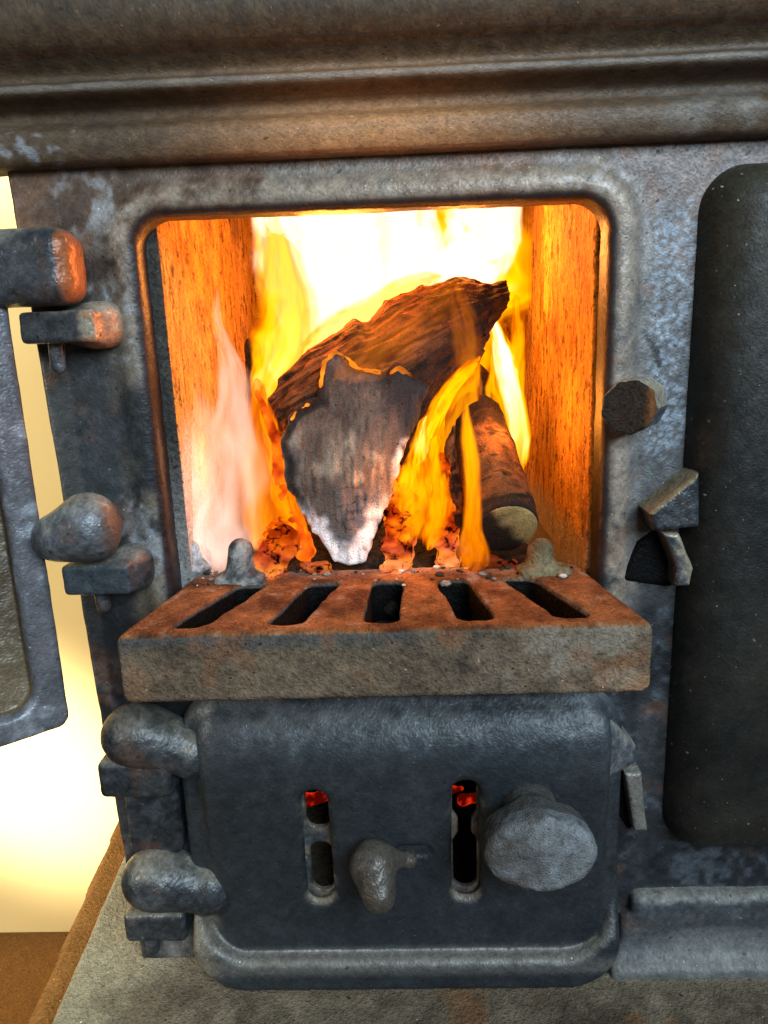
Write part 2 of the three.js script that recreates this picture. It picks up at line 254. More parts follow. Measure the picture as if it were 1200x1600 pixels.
  for (const [nm, ...a] of [['side_panel', 0.008, 0.42, 0.232, -0.152, SLAB + 0.211, -0.1305], ['side_panel', 0.008, 0.42, 0.232, 0.19, SLAB + 0.211, -0.1305], ['back_panel', 0.334, 0.42, 0.008, 0.019, SLAB + 0.211, -0.2425], ['inner_floor', 0.334, 0.006, 0.224, 0.019, -0.1285, -0.1265], ['top_panel', 0.35, 0.01, 0.246, 0.019, 0.093, -0.1235]]) {
    const [w, h, d, x, y, z] = a, g = new THREE.BoxGeometry(w, h, d, 10, 10, 10); g.translate(x, y, z); part(nm, paint(g, dark), castIron, stove);
  }
  // firebox lining, lit by the fire
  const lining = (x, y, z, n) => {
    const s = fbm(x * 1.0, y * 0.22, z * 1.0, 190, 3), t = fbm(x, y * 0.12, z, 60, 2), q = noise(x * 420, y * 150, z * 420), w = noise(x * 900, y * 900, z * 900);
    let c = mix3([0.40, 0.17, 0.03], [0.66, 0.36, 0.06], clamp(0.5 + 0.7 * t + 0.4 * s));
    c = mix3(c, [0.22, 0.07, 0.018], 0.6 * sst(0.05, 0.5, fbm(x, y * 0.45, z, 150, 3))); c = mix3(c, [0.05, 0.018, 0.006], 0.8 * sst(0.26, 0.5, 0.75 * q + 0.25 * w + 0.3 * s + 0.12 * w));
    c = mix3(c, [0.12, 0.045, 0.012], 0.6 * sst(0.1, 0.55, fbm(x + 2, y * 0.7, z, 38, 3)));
    if (x < 0) c = mix3(c, [0.66, 0.52, 0.44], 0.85 * sst(-0.03, -0.085, y + 0.03 * t + 0.02 * s) * sst(-0.13, -0.06, z));
    if (z > -0.0125) c = mix3([0.035, 0.032, 0.027], [0.26, 0.25, 0.23], clamp(0.05 + 0.12 * w + 0.2 * t + 0.75 * sst(-0.04, -0.11, y)));
    else c = mix3(c, ASH, 0.8 * sst(-0.095, -0.118, y + 0.01 * t));
    return c;
  };
  LUMP = 0.08;
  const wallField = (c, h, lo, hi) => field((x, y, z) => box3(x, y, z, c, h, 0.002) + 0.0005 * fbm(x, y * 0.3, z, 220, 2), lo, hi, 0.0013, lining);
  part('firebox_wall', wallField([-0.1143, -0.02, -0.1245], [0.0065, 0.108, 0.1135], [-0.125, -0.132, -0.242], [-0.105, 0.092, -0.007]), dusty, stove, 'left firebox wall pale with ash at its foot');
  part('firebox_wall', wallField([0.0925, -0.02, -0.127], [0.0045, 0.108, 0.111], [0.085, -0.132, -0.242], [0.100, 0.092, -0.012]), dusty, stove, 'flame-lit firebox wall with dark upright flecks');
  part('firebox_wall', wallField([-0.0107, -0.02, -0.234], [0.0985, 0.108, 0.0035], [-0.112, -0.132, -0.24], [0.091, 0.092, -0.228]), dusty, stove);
  
  // cornice over the plate: an undercut band, groove, bead and a wide cove
  const prof = [[-0.012, 0.0735], [0.0035, 0.0725], [0.0085, 0.0735], [0.0108, 0.0765], [0.0118, 0.0805], [0.0110, 0.0845], [0.0065, 0.0876], [0.0028, 0.0898], [0.0026, 0.0932], [0.0062, 0.0954], [0.0125, 0.0968], [0.0150, 0.0985], [0.0146, 0.1006], [0.0115, 0.1026], [0.0118, 0.1052], [0.0160, 0.1085], [0.0225, 0.1122], [0.0270, 0.1180], [0.0290, 0.127], [0.0290, 0.134], [0.0285, 0.142], [0.0262, 0.152], [0.021, 0.160], [0.010, 0.166], [-0.014, 0.168]];
  const curve = new THREE.CatmullRomCurve3(prof.map(([z, y]) => new THREE.Vector3(0, y, z)), false, 'catmullrom', 0.5), NP = 170, NX = 260, pos = [], nor = [], idx = [];
  for (let i = 0; i <= NX; i++) { const x = -0.185 + 0.39 * i / NX; for (let j = 0; j <= NP; j++) { const p = curve.getPoint(j / NP), t = curve.getTangent(j / NP), e = 0.0004 * fbm(x, p.y, p.z, 90, 3); pos.push(x, p.y - t.z * e, p.z + t.y * e); const dz = 0.05 * noise(x * 260, p.y * 260, p.z * 260), dx = 0.05 * noise(x * 260 + 7, p.y * 260, p.z * 260); const nn = [dx, -t.z + dz, t.y], l = Math.hypot(...nn); nor.push(nn[0] / l, nn[1] / l, nn[2] / l); } }
  for (let i = 0; i < NX; i++) for (let j = 0; j < NP; j++) { const a = i * (NP + 1) + j, b = a + NP + 1; idx.push(a, b, a + 1, b, b + 1, a + 1); }
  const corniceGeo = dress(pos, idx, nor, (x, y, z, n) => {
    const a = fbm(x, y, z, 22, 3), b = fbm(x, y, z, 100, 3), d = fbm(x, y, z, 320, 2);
    let c = mix3([0.052, 0.032, 0.016], [0.185, 0.112, 0.058], clamp(0.42 + 0.3 * a + 0.12 * b + 0.2 * d)); const h = sst(0.11, 0.0, Math.abs(x + 0.01)) * sst(0.12, 0.075, y); c = mix3(c, [0.42, 0.18, 0.062], 0.85 * h);  // firelight painted into the brown at the middle of the lower band
    c = mix3(c, CHIP, 0.7 * sst(-0.1, -0.14, x + 0.02 * b) * sst(0.09, 0.08, y) * sst(0.15, 0.45, b + 0.5 * d)); c = mix3(c, ASH, 0.35 * sst(0.09, 0.13, x) * sst(0.095, 0.085, y) * sst(-0.1, 0.4, b) + 0.35 * sst(0.0142, 0.0150, z) * sst(0.104, 0.1, y)); c = mix3(c, [0.075, 0.07, 0.045], 0.5 * sst(0.11, 0.14, y)); const s = (0.72 + 0.45 * h) * (1 + 0.2 * d); return [c[0] * s, c[1] * s, c[2] * s];  // ash tone along the bead ridge is a painted highlight
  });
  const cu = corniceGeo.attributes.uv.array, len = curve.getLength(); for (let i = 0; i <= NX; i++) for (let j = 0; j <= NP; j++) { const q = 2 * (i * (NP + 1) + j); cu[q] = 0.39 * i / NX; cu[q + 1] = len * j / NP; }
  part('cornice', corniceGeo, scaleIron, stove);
  // oven door: a smooth pillow of black iron
  const oven = field((x, y, z) => { const d2 = rr2(x, y, 0.225, -0.099, 0.099, 0.163, 0.02); return Math.max(smax(smax(z - 0.02, d2, 0.028), -(z + 0.003), 0.001), x - 0.262); }, [0.118, -0.27, -0.006], [0.264, 0.072, 0.026], 0.0016, (x, y, z, n) => {
    const a = fbm(x, y, z, 20, 3), b = fbm(x, y, z, 120, 2); let c = mix3([0.007, 0.007, 0.0062], [0.027, 0.024, 0.018], clamp(0.4 + 0.7 * a + 0.3 * b)); c = mix3(c, [0.04, 0.033, 0.02], 0.7 * sst(-0.03, 0.06, y)); return c.map((v) => v * 5);  // lighter towards the top: light from above put into the colour
  });
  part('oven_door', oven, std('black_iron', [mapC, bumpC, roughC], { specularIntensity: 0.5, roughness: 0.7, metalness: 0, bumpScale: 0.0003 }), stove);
  // moulded ledge right of the ash door
  const ledge = field((x, y, z) => { const d = smin(box3(x, y, z, [0.21, -0.2985, 0.001], [0.098, 0.0085, 0.007], 0.0055), box3(x, y, z, [0.205, -0.319, 0.0], [0.098, 0.016, 0.007], 0.004), 0.005); return Math.max(smin(d, box3(x, y, z, [0.2, SLAB + 0.002, 0.004], [0.1, 0.004, 0.012], 0.003), 0.012), x - 0.22) + 0.0006 * fbm(x, y, z, 90, 2); }, [0.098, -0.34, -0.01], [0.224, -0.28, 0.022], 0.0012, (x, y, z, n) => mix3(iron({ grey: 0.6, dust: 0.5 })(x, y, z, n), [0.2, 0.195, 0.18], 0.55 * sst(-0.303, -0.318, y) * sst(-0.9, 0.5, fbm(x * 0.3, y, z, 160, 3))));
  part('ledge', ledge, scaleIron, stove);
}

// ---- hardware on the plate
const ironPart = (name, sdf, lo, hi, h, col, parent = stove, mat = castIron, label) => part(name, field((x, y, z) => sdf(x, y, z) + 0.0003 * fbm(x, y, z, 160, 2), lo, hi, h, col), mat, parent, label);
const around = (c, r) => [c.map((v) => v - r), c.map((v) => v + r)];
{
  // bolt to the right of the opening
  const b0 = at(992, 632, 0.006); const ax = 0.014;
  ironPart('bolt_head', (x, y, z) => { const X = x + 0.62 * z - 0.0045; let d = -1; for (let k = 0; k < 9; k++) { const a = k * Math.PI / 4.5 + 0.25; d = Math.max(d, (X - b0[0]) * Math.cos(a) + (y - b0[1]) * Math.sin(a) - 0.0115); } return extr(Math.max(d, -0.02), z, -0.004, 0.0175, 0.0016); }, [b0[0] - 0.022, b0[1] - 0.016, -0.006], [b0[0] + 0.02, b0[1] + 0.016, 0.02], 0.0006, (x, y, z, n) => n[2] > 0.6 ? mix3([0.022, 0.013, 0.007], RUST, 0.5 * sst(0.0, 0.004, x - b0[0])) : mix3(iron({ grey: 0.9, dust: 0.5 })(x, y, z, n), [0.30, 0.26, 0.18], 0.7 * sst(0.2, 0.7, n[1] + 0.4 * n[0])), stove, dusty);  // dark front and pale upper facets: light and shade painted by normal
  // latch keeper of the fire door
  const k0 = at(1052, 790, 0.012), kA = at(1012, 800, 0.014), kB = at(1090, 735, 0.014), kC = at(1090, 822, 0.014), kD = at(1020, 828, 0.014);
  const kp = [kA, kB, kC, kD].map((p) => [p[0], p[1]]);
  ironPart('latch_keeper', (x, y, z) => extr(polySd(kp, x, y), z, -0.004, 0.017, 0.0022), [k0[0] - 0.025, k0[1] - 0.025, -0.006], [k0[0] + 0.03, k0[1] + 0.03, 0.02], 0.0007, (x, y, z, n) => mix3(iron({ grey: 0.5, dust: 0.5 })(x, y, z, n), [0.26, 0.21, 0.11], 0.85 * sst(0.25, 0.6, n[1] - 0.5 * n[0])));  // upper left facet painted paler, as the lit side
  const s = [at(1034, 832, 0.012), at(1060, 832, 0.012), at(1082, 888, 0.012), at(1076, 914, 0.012), at(1052, 916, 0.012), at(1056, 888, 0.012)].map((p) => [p[0], p[1]]);
  ironPart('latch_keeper', (x, y, z) => extr(polySd(s, x, y), z, -0.004, 0.014, 0.002), [s[0][0] - 0.01, s[4][1] - 0.008, -0.006], [s[2][0] + 0.008, s[0][1] + 0.006, 0.018], 0.0006, (x, y, z, n) => mix3(iron({ grey: 0.8, dust: 0.7 })(x, y, z, n), [0.32, 0.27, 0.18], 0.7 * sst(-0.3, 0.4, n[0] + n[1] + 0.6 * fbm(x, y, z, 200, 2))));
  const q = [at(1004, 852, 0.004), at(1036, 832, 0.004), at(1062, 890, 0.004), at(1050, 914, 0.004), at(980, 906, 0.004)].map((p) => [p[0], p[1]]);
  ironPart('recess_shade_patch', (x, y, z) => extr(polySd(q, x, y) - 0.002, z, -0.004, 0.0025, 0.0035), [q[4][0] - 0.008, q[3][1] - 0.006, -0.006], [q[2][0] + 0.006, q[1][1] + 0.006, 0.008], 0.0008, () => [0.002, 0.002, 0.002], stove, dusty);  // near-black sheet painted as the shade under the keeper
  // hinge brackets
  const bracket = (x0, y0, x1, y1, zf, zt, o) => { const a = at(x0, y0, zf), c = at(x1, y1, zf), cx = (a[0] + c[0]) / 2, cy = (a[1] + c[1]) / 2, hx = (c[0] - a[0]) / 2, hy = (a[1] - c[1]) / 2;
    ironPart('hinge_bracket', (x, y, z) => smin(box3(x, y, z, [cx, cy, (zf + zt) / 2], [hx, hy, (zf - zt) / 2], 0.002), box3(x, y, z, [cx + hx * 0.75, cy + 0.001, 0.002], [hx * 0.55, hy * 1.25, 0.010], 0.006), 0.010), [cx - hx - 0.012, cy - hy - 0.02, -0.012], [cx + hx + 0.02, cy + hy + 0.02, zf + 0.006], 0.0008, o); };
  const rustyRight = (lim) => (x, y, z, n) => mix3(iron({ grey: 0.5, dust: 0.8 })(x, y, z, n), mix3([0.40, 0.22, 0.12], [0.40, 0.34, 0.25], sst(-0.2, 0.4, fbm(x, y, z, 140, 2) + n[1])), 0.85 * sst(lim, lim + 0.006, x + 0.003 * fbm(x, y, z, 200, 2)));
  bracket(25, 488, 150, 534, 0.022, 0.0, rustyRight(at(112, 500, 0.022)[0]));
  bracket(93, 886, 205, 930, 0.022, 0.0, (x, y, z, n) => mix3(iron({ grey: 0.5, dust: 0.8 })(x, y, z, n), [0.045, 0.065, 0.08], 0.5 * sst(0.01, 0.018, z)));
  const pin = (x0, y0, y1, z) => { const a = at(x0, y0, z), b = at(x0 + 4, y1, z); ironPart('hinge_pin', (x, y, zz) => cap(x, y, zz, a, b, 0.0034), [a[0] - 0.007, b[1] - 0.007, z - 0.007], [a[0] + 0.007, a[1] + 0.007, z + 0.007], 0.0006, iron({ grey: 0.7 })); };
  pin(87, 520, 572, 0.012); pin(158, 915, 946, 0.014);
  // bracket block of the ash door
  const w0 = at(155, 1212, 0.024), w1 = at(274, 1248, 0.024), b1 = at(186, 1215, 0.012), b2 = at(286, 1340, 0.012);
  ironPart('hinge_block', (x, y, z) => { const t = 0.004; let d = extr(rr2(x, y, (b1[0] + b2[0]) / 2, (b1[1] + b2[1]) / 2, (b2[0] - b1[0]) / 2, (b1[1] - b2[1]) / 2, 0.006), z, -0.006, 0.011, 0.003); d = smin(d, box3(x, y, z, [(w0[0] + w1[0]) / 2 - 0.002, (w0[1] + w1[1]) / 2 + 0.002, 0.010], [(w1[0] - w0[0]) / 2, (w0[1] - w1[1]) / 2 + 0.003, 0.0125], 0.003), 0.005); return d; }, [-0.165, -0.265, -0.01], [-0.1, -0.178, 0.03], 0.0008, iron({ grey: 0.4, dust: 0.9 }));
  const l0 = at(190, 1432, 0.02), l1 = at(292, 1474, 0.02);
  ironPart('hinge_block', (x, y, z) => box3(x, y, z, [(l0[0] + l1[0]) / 2, (l0[1] + l1[1]) / 2, 0.008], [(l1[0] - l0[0]) / 2, (l0[1] - l1[1]) / 2, 0.012], 0.003), [-0.16, -0.33, -0.01], [-0.1, -0.285, 0.026], 0.0008, iron({ grey: 0.5, dust: 1 }));
  pin(236, 1466, 1482, 0.016);
  // catch of the ash door
  const c = [at(946, 1118, 0.018), at(968, 1140, 0.018), at(1002, 1180, 0.018), at(1006, 1206, 0.018), at(946, 1218, 0.018)].map((p) => [p[0], p[1]]);
  ironPart('catch', (x, y, z) => extr(polySd(c, x, y), z, -0.004, 0.021 - 0.5 * Math.max(0, x - c[0][0]), 0.004), [c[0][0] - 0.008, c[4][1] - 0.008, -0.006], [c[3][0] + 0.008, c[0][1] + 0.008, 0.026], 0.0007, iron({ grey: 0.9, dust: 0.9, tint: 1.3 }));
  const st = [at(976, 1208, 0.01), at(1003, 1206, 0.01), at(1008, 1270, 0.01), at(1012, 1298, 0.01), at(990, 1298, 0.01), at(985, 1262, 0.01)].map((p) => [p[0], p[1]]);
  ironPart('catch', (x, y, z) => extr(polySd(st, x, y), z, -0.004, 0.011, 0.002), [st[0][0] - 0.006, st[4][1] - 0.006, -0.006], [st[3][0] + 0.006, st[1][1] + 0.006, 0.014], 0.0006, (x, y, z, n) => mix3(iron({ grey: 0.9, dust: 0.8 })(x, y, z, n), [0.26, 0.24, 0.19], 0.5));
  const shadePatch = [at(948, 1214, 0.003), at(970, 1206, 0.003), at(992, 1292, 0.003), at(984, 1300, 0.003), at(962, 1270, 0.003), at(948, 1282, 0.003)].map((p) => [p[0], p[1]]);
  ironPart('recess_shade_patch', (x, y, z) => extr(polySd(shadePatch, x, y), z, -0.004, 0.002, 0.001), [shadePatch[0][0] - 0.006, shadePatch[3][1] - 0.006, -0.006], [shadePatch[2][0] + 0.006, shadePatch[1][1] + 0.006, 0.006], 0.0008, () => [0.001, 0.001, 0.001], stove, dusty);  // black sheet standing for the shade under the catch
}

// ---- fire door, swung open to the left
{
  const E0 = [-0.1625, 0.022], A = THREE.MathUtils.degToRad(41), ux = -Math.cos(A), uz = Math.sin(A), nx = Math.sin(A), nz = Math.cos(A);     // along the door, and its inner face's normal
  const yb = -0.1755, yt = 0.062, W = 0.14;
  const loc = (x, z) => [(x - E0[0]) * ux + (z - E0[1]) * uz, (x - E0[0]) * nx + (z - E0[1]) * nz];
  const door = field((x, y, z) => { const [u, v] = loc(x, z); const d2 = rr2(u, y, W / 2, (yb + yt) / 2, W / 2, (yt - yb) / 2, 0.006), inner = rr2(u, y, W / 2, (yb + yt) / 2, W / 2 - 0.0135, (yt - yb) / 2 - 0.0135, 0.01); let d = extr(d2, v, -0.012, 0, 0.002); return smax(d, -Math.max(inner, -(v + 0.008)), 0.004) + 0.0003 * fbm(x, y, z, 120, 2); }, [-0.29, -0.19, 0.0], [-0.15, 0.075, 0.13], 0.0014, (x, y, z, n) => {
    const [u, v] = loc(x, z), b = fbm(x, y, z, 90, 3), a = fbm(x, y, z, 30, 2); let c;
    if (v < -0.004 && u > 0.012) { c = mix3([0.03, 0.02, 0.012], [0.17, 0.125, 0.07], clamp(0.25 + 0.3 * a + 0.7 * sst(-0.09, -0.16, y))); }
    else { c = mix3([0.07, 0.072, 0.078], [0.17, 0.165, 0.175], clamp(0.5 + 0.6 * b)); c = mix3(c, CHIP, 0.5 * sst(0.1, 0.4, b + 0.3 * a)); }
    return c;
  });
  const fd = part('firebox_door', door, castIron, stove, 'firebox door standing open with a recessed inner face');
  const k1 = at(60, 418, 0.022), r1 = at(122, 418, 0.022);
  ironPart('hinge_knuckle', (x, y, z) => { let d = box3(x, y, z, [r1[0] - 0.027, k1[1], 0.020], [0.027, 0.0152, 0.012], 0.0085); return smin(d, cap(x, y, z, [r1[0] - 0.05, k1[1] - 0.002, 0.028], [r1[0] - 0.09, k1[1] - 0.004, 0.05], 0.014), 0.012); }, [-0.25, k1[1] - 0.024, 0.0], [r1[0] + 0.006, k1[1] + 0.024, 0.075], 0.0009, (x, y, z, n) => mix3(iron({ grey: 0.75, dust: 1.2 })(x, y, z, n), [0.34, 0.105, 0.03], 0.9 * sst(r1[0] - 0.006, r1[0] - 0.003, x + 0.001 * fbm(x, y, z, 200, 2))), fd);
  const c2 = at(143, 824, 0.02), s2 = at(90, 840, 0.022);
  ironPart('hinge_knuckle', (x, y, z) => smin(ell(x, y, z, [c2[0] - 0.001, c2[1], 0.018], [0.0128, 0.0148, 0.012]), cap(x, y, z, [c2[0] - 0.004, c2[1] - 0.001, 0.02], s2, 0.0112, 0.0108), 0.010), [s2[0] - 0.018, c2[1] - 0.026, 0.0], [c2[0] + 0.018, c2[1] + 0.022, 0.042], 0.0008, (x, y, z, n) => mix3(iron({ grey: 0.95, dust: 1.2, tint: 1.25 })(x, y, z, n), [0.13, 0.075, 0.045], 0.7 * sst(0.006, 0.011, x - c2[0] + 0.002 * fbm(x, y, z, 150, 2))), fd);
}

// ---- ash door
{
  const sl = at(495, 1335, 0.022), sr = at(729, 1335, 0.022), yTopL = at(492, 1238, 0.022)[1], yBotL = at(500, 1418, 0.022)[1], yTopR = at(725, 1222, 0.022)[1], yBotR = at(730, 1412, 0.022)[1];
  const slotL = (x, y) => rr2(x, y, sl[0] + 0.000, (yTopL + yBotL) / 2, 0.0064, (yTopL - yBotL) / 2, 0.0063), slotR = (x, y) => rr2(x, y, sr[0], (yTopR + yBotR) / 2, 0.0066, (yTopR - yBotR) / 2, 0.0065);
  const hs = at(648, 1338, 0.024), slotH = (x, y) => rr2(x, y, hs[0], hs[1], 0.008, 0.0028, 0.0026);
  const pan2 = (x, y, o = 0) => rr2(x, y, -0.0072, -0.2405, 0.1012 - o, 0.0745 - o, 0.018);
  const door = field((x, y, z) => {
    const flange = extr(rr2(x, y, -0.0075, -0.250, 0.1095, 0.082, 0.027), z, 0.001, 0.0135, 0.005);
    const bow = 0.0012 * Math.exp(-(((y + 0.25) / 0.04) ** 2));
    const zp = 0.0255 - 0.08 * Math.max(0, -0.2 - y) - bow, R0 = 0.030, qa = y + 0.166 + R0, qb = z - zp + R0, top = qa > 0 && qb > 0 ? Math.hypot(qa, qb) - R0 : Math.max(qa, qb) - R0;
    const rim2 = rr2(x, y, -0.0075, -0.249, 0.1095, 0.082, 0.027), inn = rr2(x, y, -0.0075, -0.2405, 0.1030, 0.0715, 0.024), bead = extr(smax(rim2, -inn, 0.004), z, 0.0, 0.0245 - 0.45 * sst(-0.31, -0.262, y) * 0.04, 0.0045);
    const pan = smax(smax(top, -0.109 - x, 0.016), pan2(x, y), 0.008);
    let d = smin(smin(flange, bead, 0.004), Math.max(pan, -z + 0.002), 0.003);
    d = Math.max(d, -Math.max(smax(z - 0.0112, y + 0.186, 0.03), pan2(x, y, 0.009)));
    const slots = Math.min(slotL(x, y), slotR(x, y));
    d = smax(d, -slots, 0.0065);
    d = smax(d, -Math.max(slotH(x, y), 0.0195 - z), 0.003);
    return d + (Math.abs(d) < 0.004 ? 0.0003 * fbm(x, y, z, 130, 2) : 0);
  }, [-0.122, -0.338, -0.002], [0.107, -0.16, 0.030], 0.001, (x, y, z, n) => {
    const a = fbm(x, y, z, 26, 3), b = fbm(x, y, z, 120, 3), d = fbm(x, y, z, 340, 2), s = Math.min(slotL(x, y), slotR(x, y));
    let c = mix3([0.007, 0.010, 0.012], [0.036, 0.041, 0.044], clamp(0.35 + 0.5 * a + 0.5 * b));
    c = mix3(c, [0.19, 0.195, 0.19], 0.5 * sst(0.15, 0.95, n[1] + 0.12 * b) * sst(-0.9, 0.6, b + a)); c = mix3(c, [0.26, 0.235, 0.185], 0.7 * sst(0.25, 0.7, n[1] + 0.15 * b) * sst(-0.285, -0.3, y)); c = mix3(c, [0.028, 0.034, 0.040], 0.35); c = c.map((v) => v * (0.92 + 0.5 * sst(-0.225, -0.19, y))); c = mix3(c, BUFF, 0.8 * sst(0.004, 0.0, s) * sst(-0.2, 0.8, n[1] + 0.4 * b));  // top fillet brightened in colour, standing for window light
    c = mix3(c, [0.15, 0.14, 0.12], 0.5 * sst(-0.307, -0.3135, y) * sst(-0.322, -0.316, y) ); c = mix3(c, BUFF, 0.5 * sst(-0.1, -0.112, x) * sst(-0.275, -0.3, y));  // pale band along the flange top is a painted highlight
    const k = 1 + 0.3 * d; return [c[0] * k, c[1] * k, c[2] * k];
  });
  const ad = part('ash_door', door, std('blued_iron', [mapA, bumpA, roughA], { roughness: 0.66, metalness: 0.1, bumpScale: 0.00045 }), stove, 'lower ash door with two upright air slots and a knob');
  const barT = at(494, 1300, 0.016)[1], barB = at(494, 1328, 0.016)[1];
  ironPart('air_slider', (x, y, z) => { let d = box3(x, y, z, [-0.008, -0.252, 0.0096], [0.055, 0.0335, 0.0018], 0.001); d = Math.max(d, -Math.min(rr2(x, y, sl[0] + 0.0004, (yTopL + barT) / 2 + 0.002, 0.0062, (yTopL - barT) / 2 + 0.003, 0.0055), rr2(x, y, sl[0] + 0.0008, (barB + yBotL) / 2 + 0.001, 0.0058, (barB - yBotL) / 2 - 0.0002, 0.0055), slotR(x, y) + 0.0006 + 0.0028 * sst(0.009, 0.003, Math.abs(y - at(729, 1300, 0.016)[1])))); return d; }, [-0.066, -0.29, 0.006], [0.05, -0.215, 0.015], 0.0008, (x, y, z, n) => mix3(iron({ grey: 0.9, dust: 0.4 })(x, y, z, n), BUFF, 0.6 * sst(-0.3, 0.4, fbm(x, y, z, 140, 2))), ad);
  const p1 = at(583, 1354, 0.034), p2 = at(592, 1398, 0.042), p0 = at(640, 1344, 0.024);
  ironPart('slider_knob', (x, y, z) => smin(smin(cap(x, y, z, p1, p2, 0.0112, 0.0082), cap(x, y, z, [p1[0], p1[1] + 0.004, 0.032], p0, 0.006, 0.0032), 0.006), cap(x, y, z, p0, [p0[0], p0[1], 0.014], 0.003), 0.003), [p1[0] - 0.018, p2[1] - 0.014, 0.012], [p0[0] + 0.008, p1[1] + 0.02, 0.06], 0.0007, (x, y, z, n) => mix3(iron({ grey: 0.6, dust: 0.2 })(x, y, z, n), [0.10, 0.075, 0.05], 0.55), ad, std('worn_iron', [mapA, bumpA, roughA], { roughness: 0.55, metalness: 0.25, bumpScale: 0.0006 }));
  const kb = at(828, 1262, 0.024), kf = at(846, 1340, 0.056), ta = -0.1, kn = [0.0, -Math.sin(ta), Math.cos(ta)];
  const knob = thingKnob();
  function thingKnob() {
    return ironPart('knob', (x, y, z) => {
      const px = x - kf[0], py = y - kf[1], pz = z - kf[2], w = py * kn[1] + pz * kn[2], v = py * kn[2] - pz * kn[1], k = Math.hypot(px / 0.0252, v / 0.0176), d2 = (k - 1) * 0.0176 / Math.max(0.72, Math.min(1, k));
      const disc = extr(d2 + 0.0012 * fbm(x, y, z, 70, 2), w, -0.021, 0, 0.004);
      return smin(disc, cap(x, y, z, [kb[0], kb[1], 0.020], [kf[0] - 0.001, kf[1] + 0.004, kf[2] - 0.01], 0.0128, 0.0122), 0.004) + 0.0005 * fbm(x, y, z, 260, 3);
    }, [kf[0] - 0.032, kf[1] - 0.028, 0.014], [kf[0] + 0.032, kb[1] + 0.022, 0.068], 0.0008, (x, y, z, n) => { const b = fbm(x, y, z, 150, 3), a = fbm(x, y, z, 45, 2); let c = mix3([0.06, 0.052, 0.042], [0.155, 0.165, 0.17], clamp(0.5 + 0.8 * b + 0.3 * a + 14 * (x - kf[0]))); c = mix3(c, [0.02, 0.018, 0.016], 0.5 * sst(0.5, 0.65, noise(x * 520, y * 520, z * 520))); if (z < 0.045) c = mix3(c, [0.045, 0.04, 0.032], 0.8); return c; }, ad, roughIron);  // bluish right and brown left: daylight and warm bounce painted in
  }
  const h1 = at(205, 1158, 0.02), e1 = at(300, 1172, 0.010);
  const knuckle = (h, e, rx, ry) => ironPart('hinge_knuckle', (x, y, z) => smin(ell(x, y, z, [h[0], h[1], 0.014], [rx, ry, 0.0125]), cap(x, y, z, [h[0], h[1] - 0.001, 0.011], e, ry * 0.9, ry * 1.12), 0.016), [h[0] - 0.022, h[1] - 0.022, -0.004], [e[0] + 0.018, h[1] + 0.022, 0.034], 0.0008, iron({ grey: 0.5, dust: 0.8 }), ad);
  knuckle(h1, e1, 0.0142, 0.0122);
  knuckle(at(235, 1386, 0.02), at(325, 1384, 0.010), 0.0138, 0.0125);
}

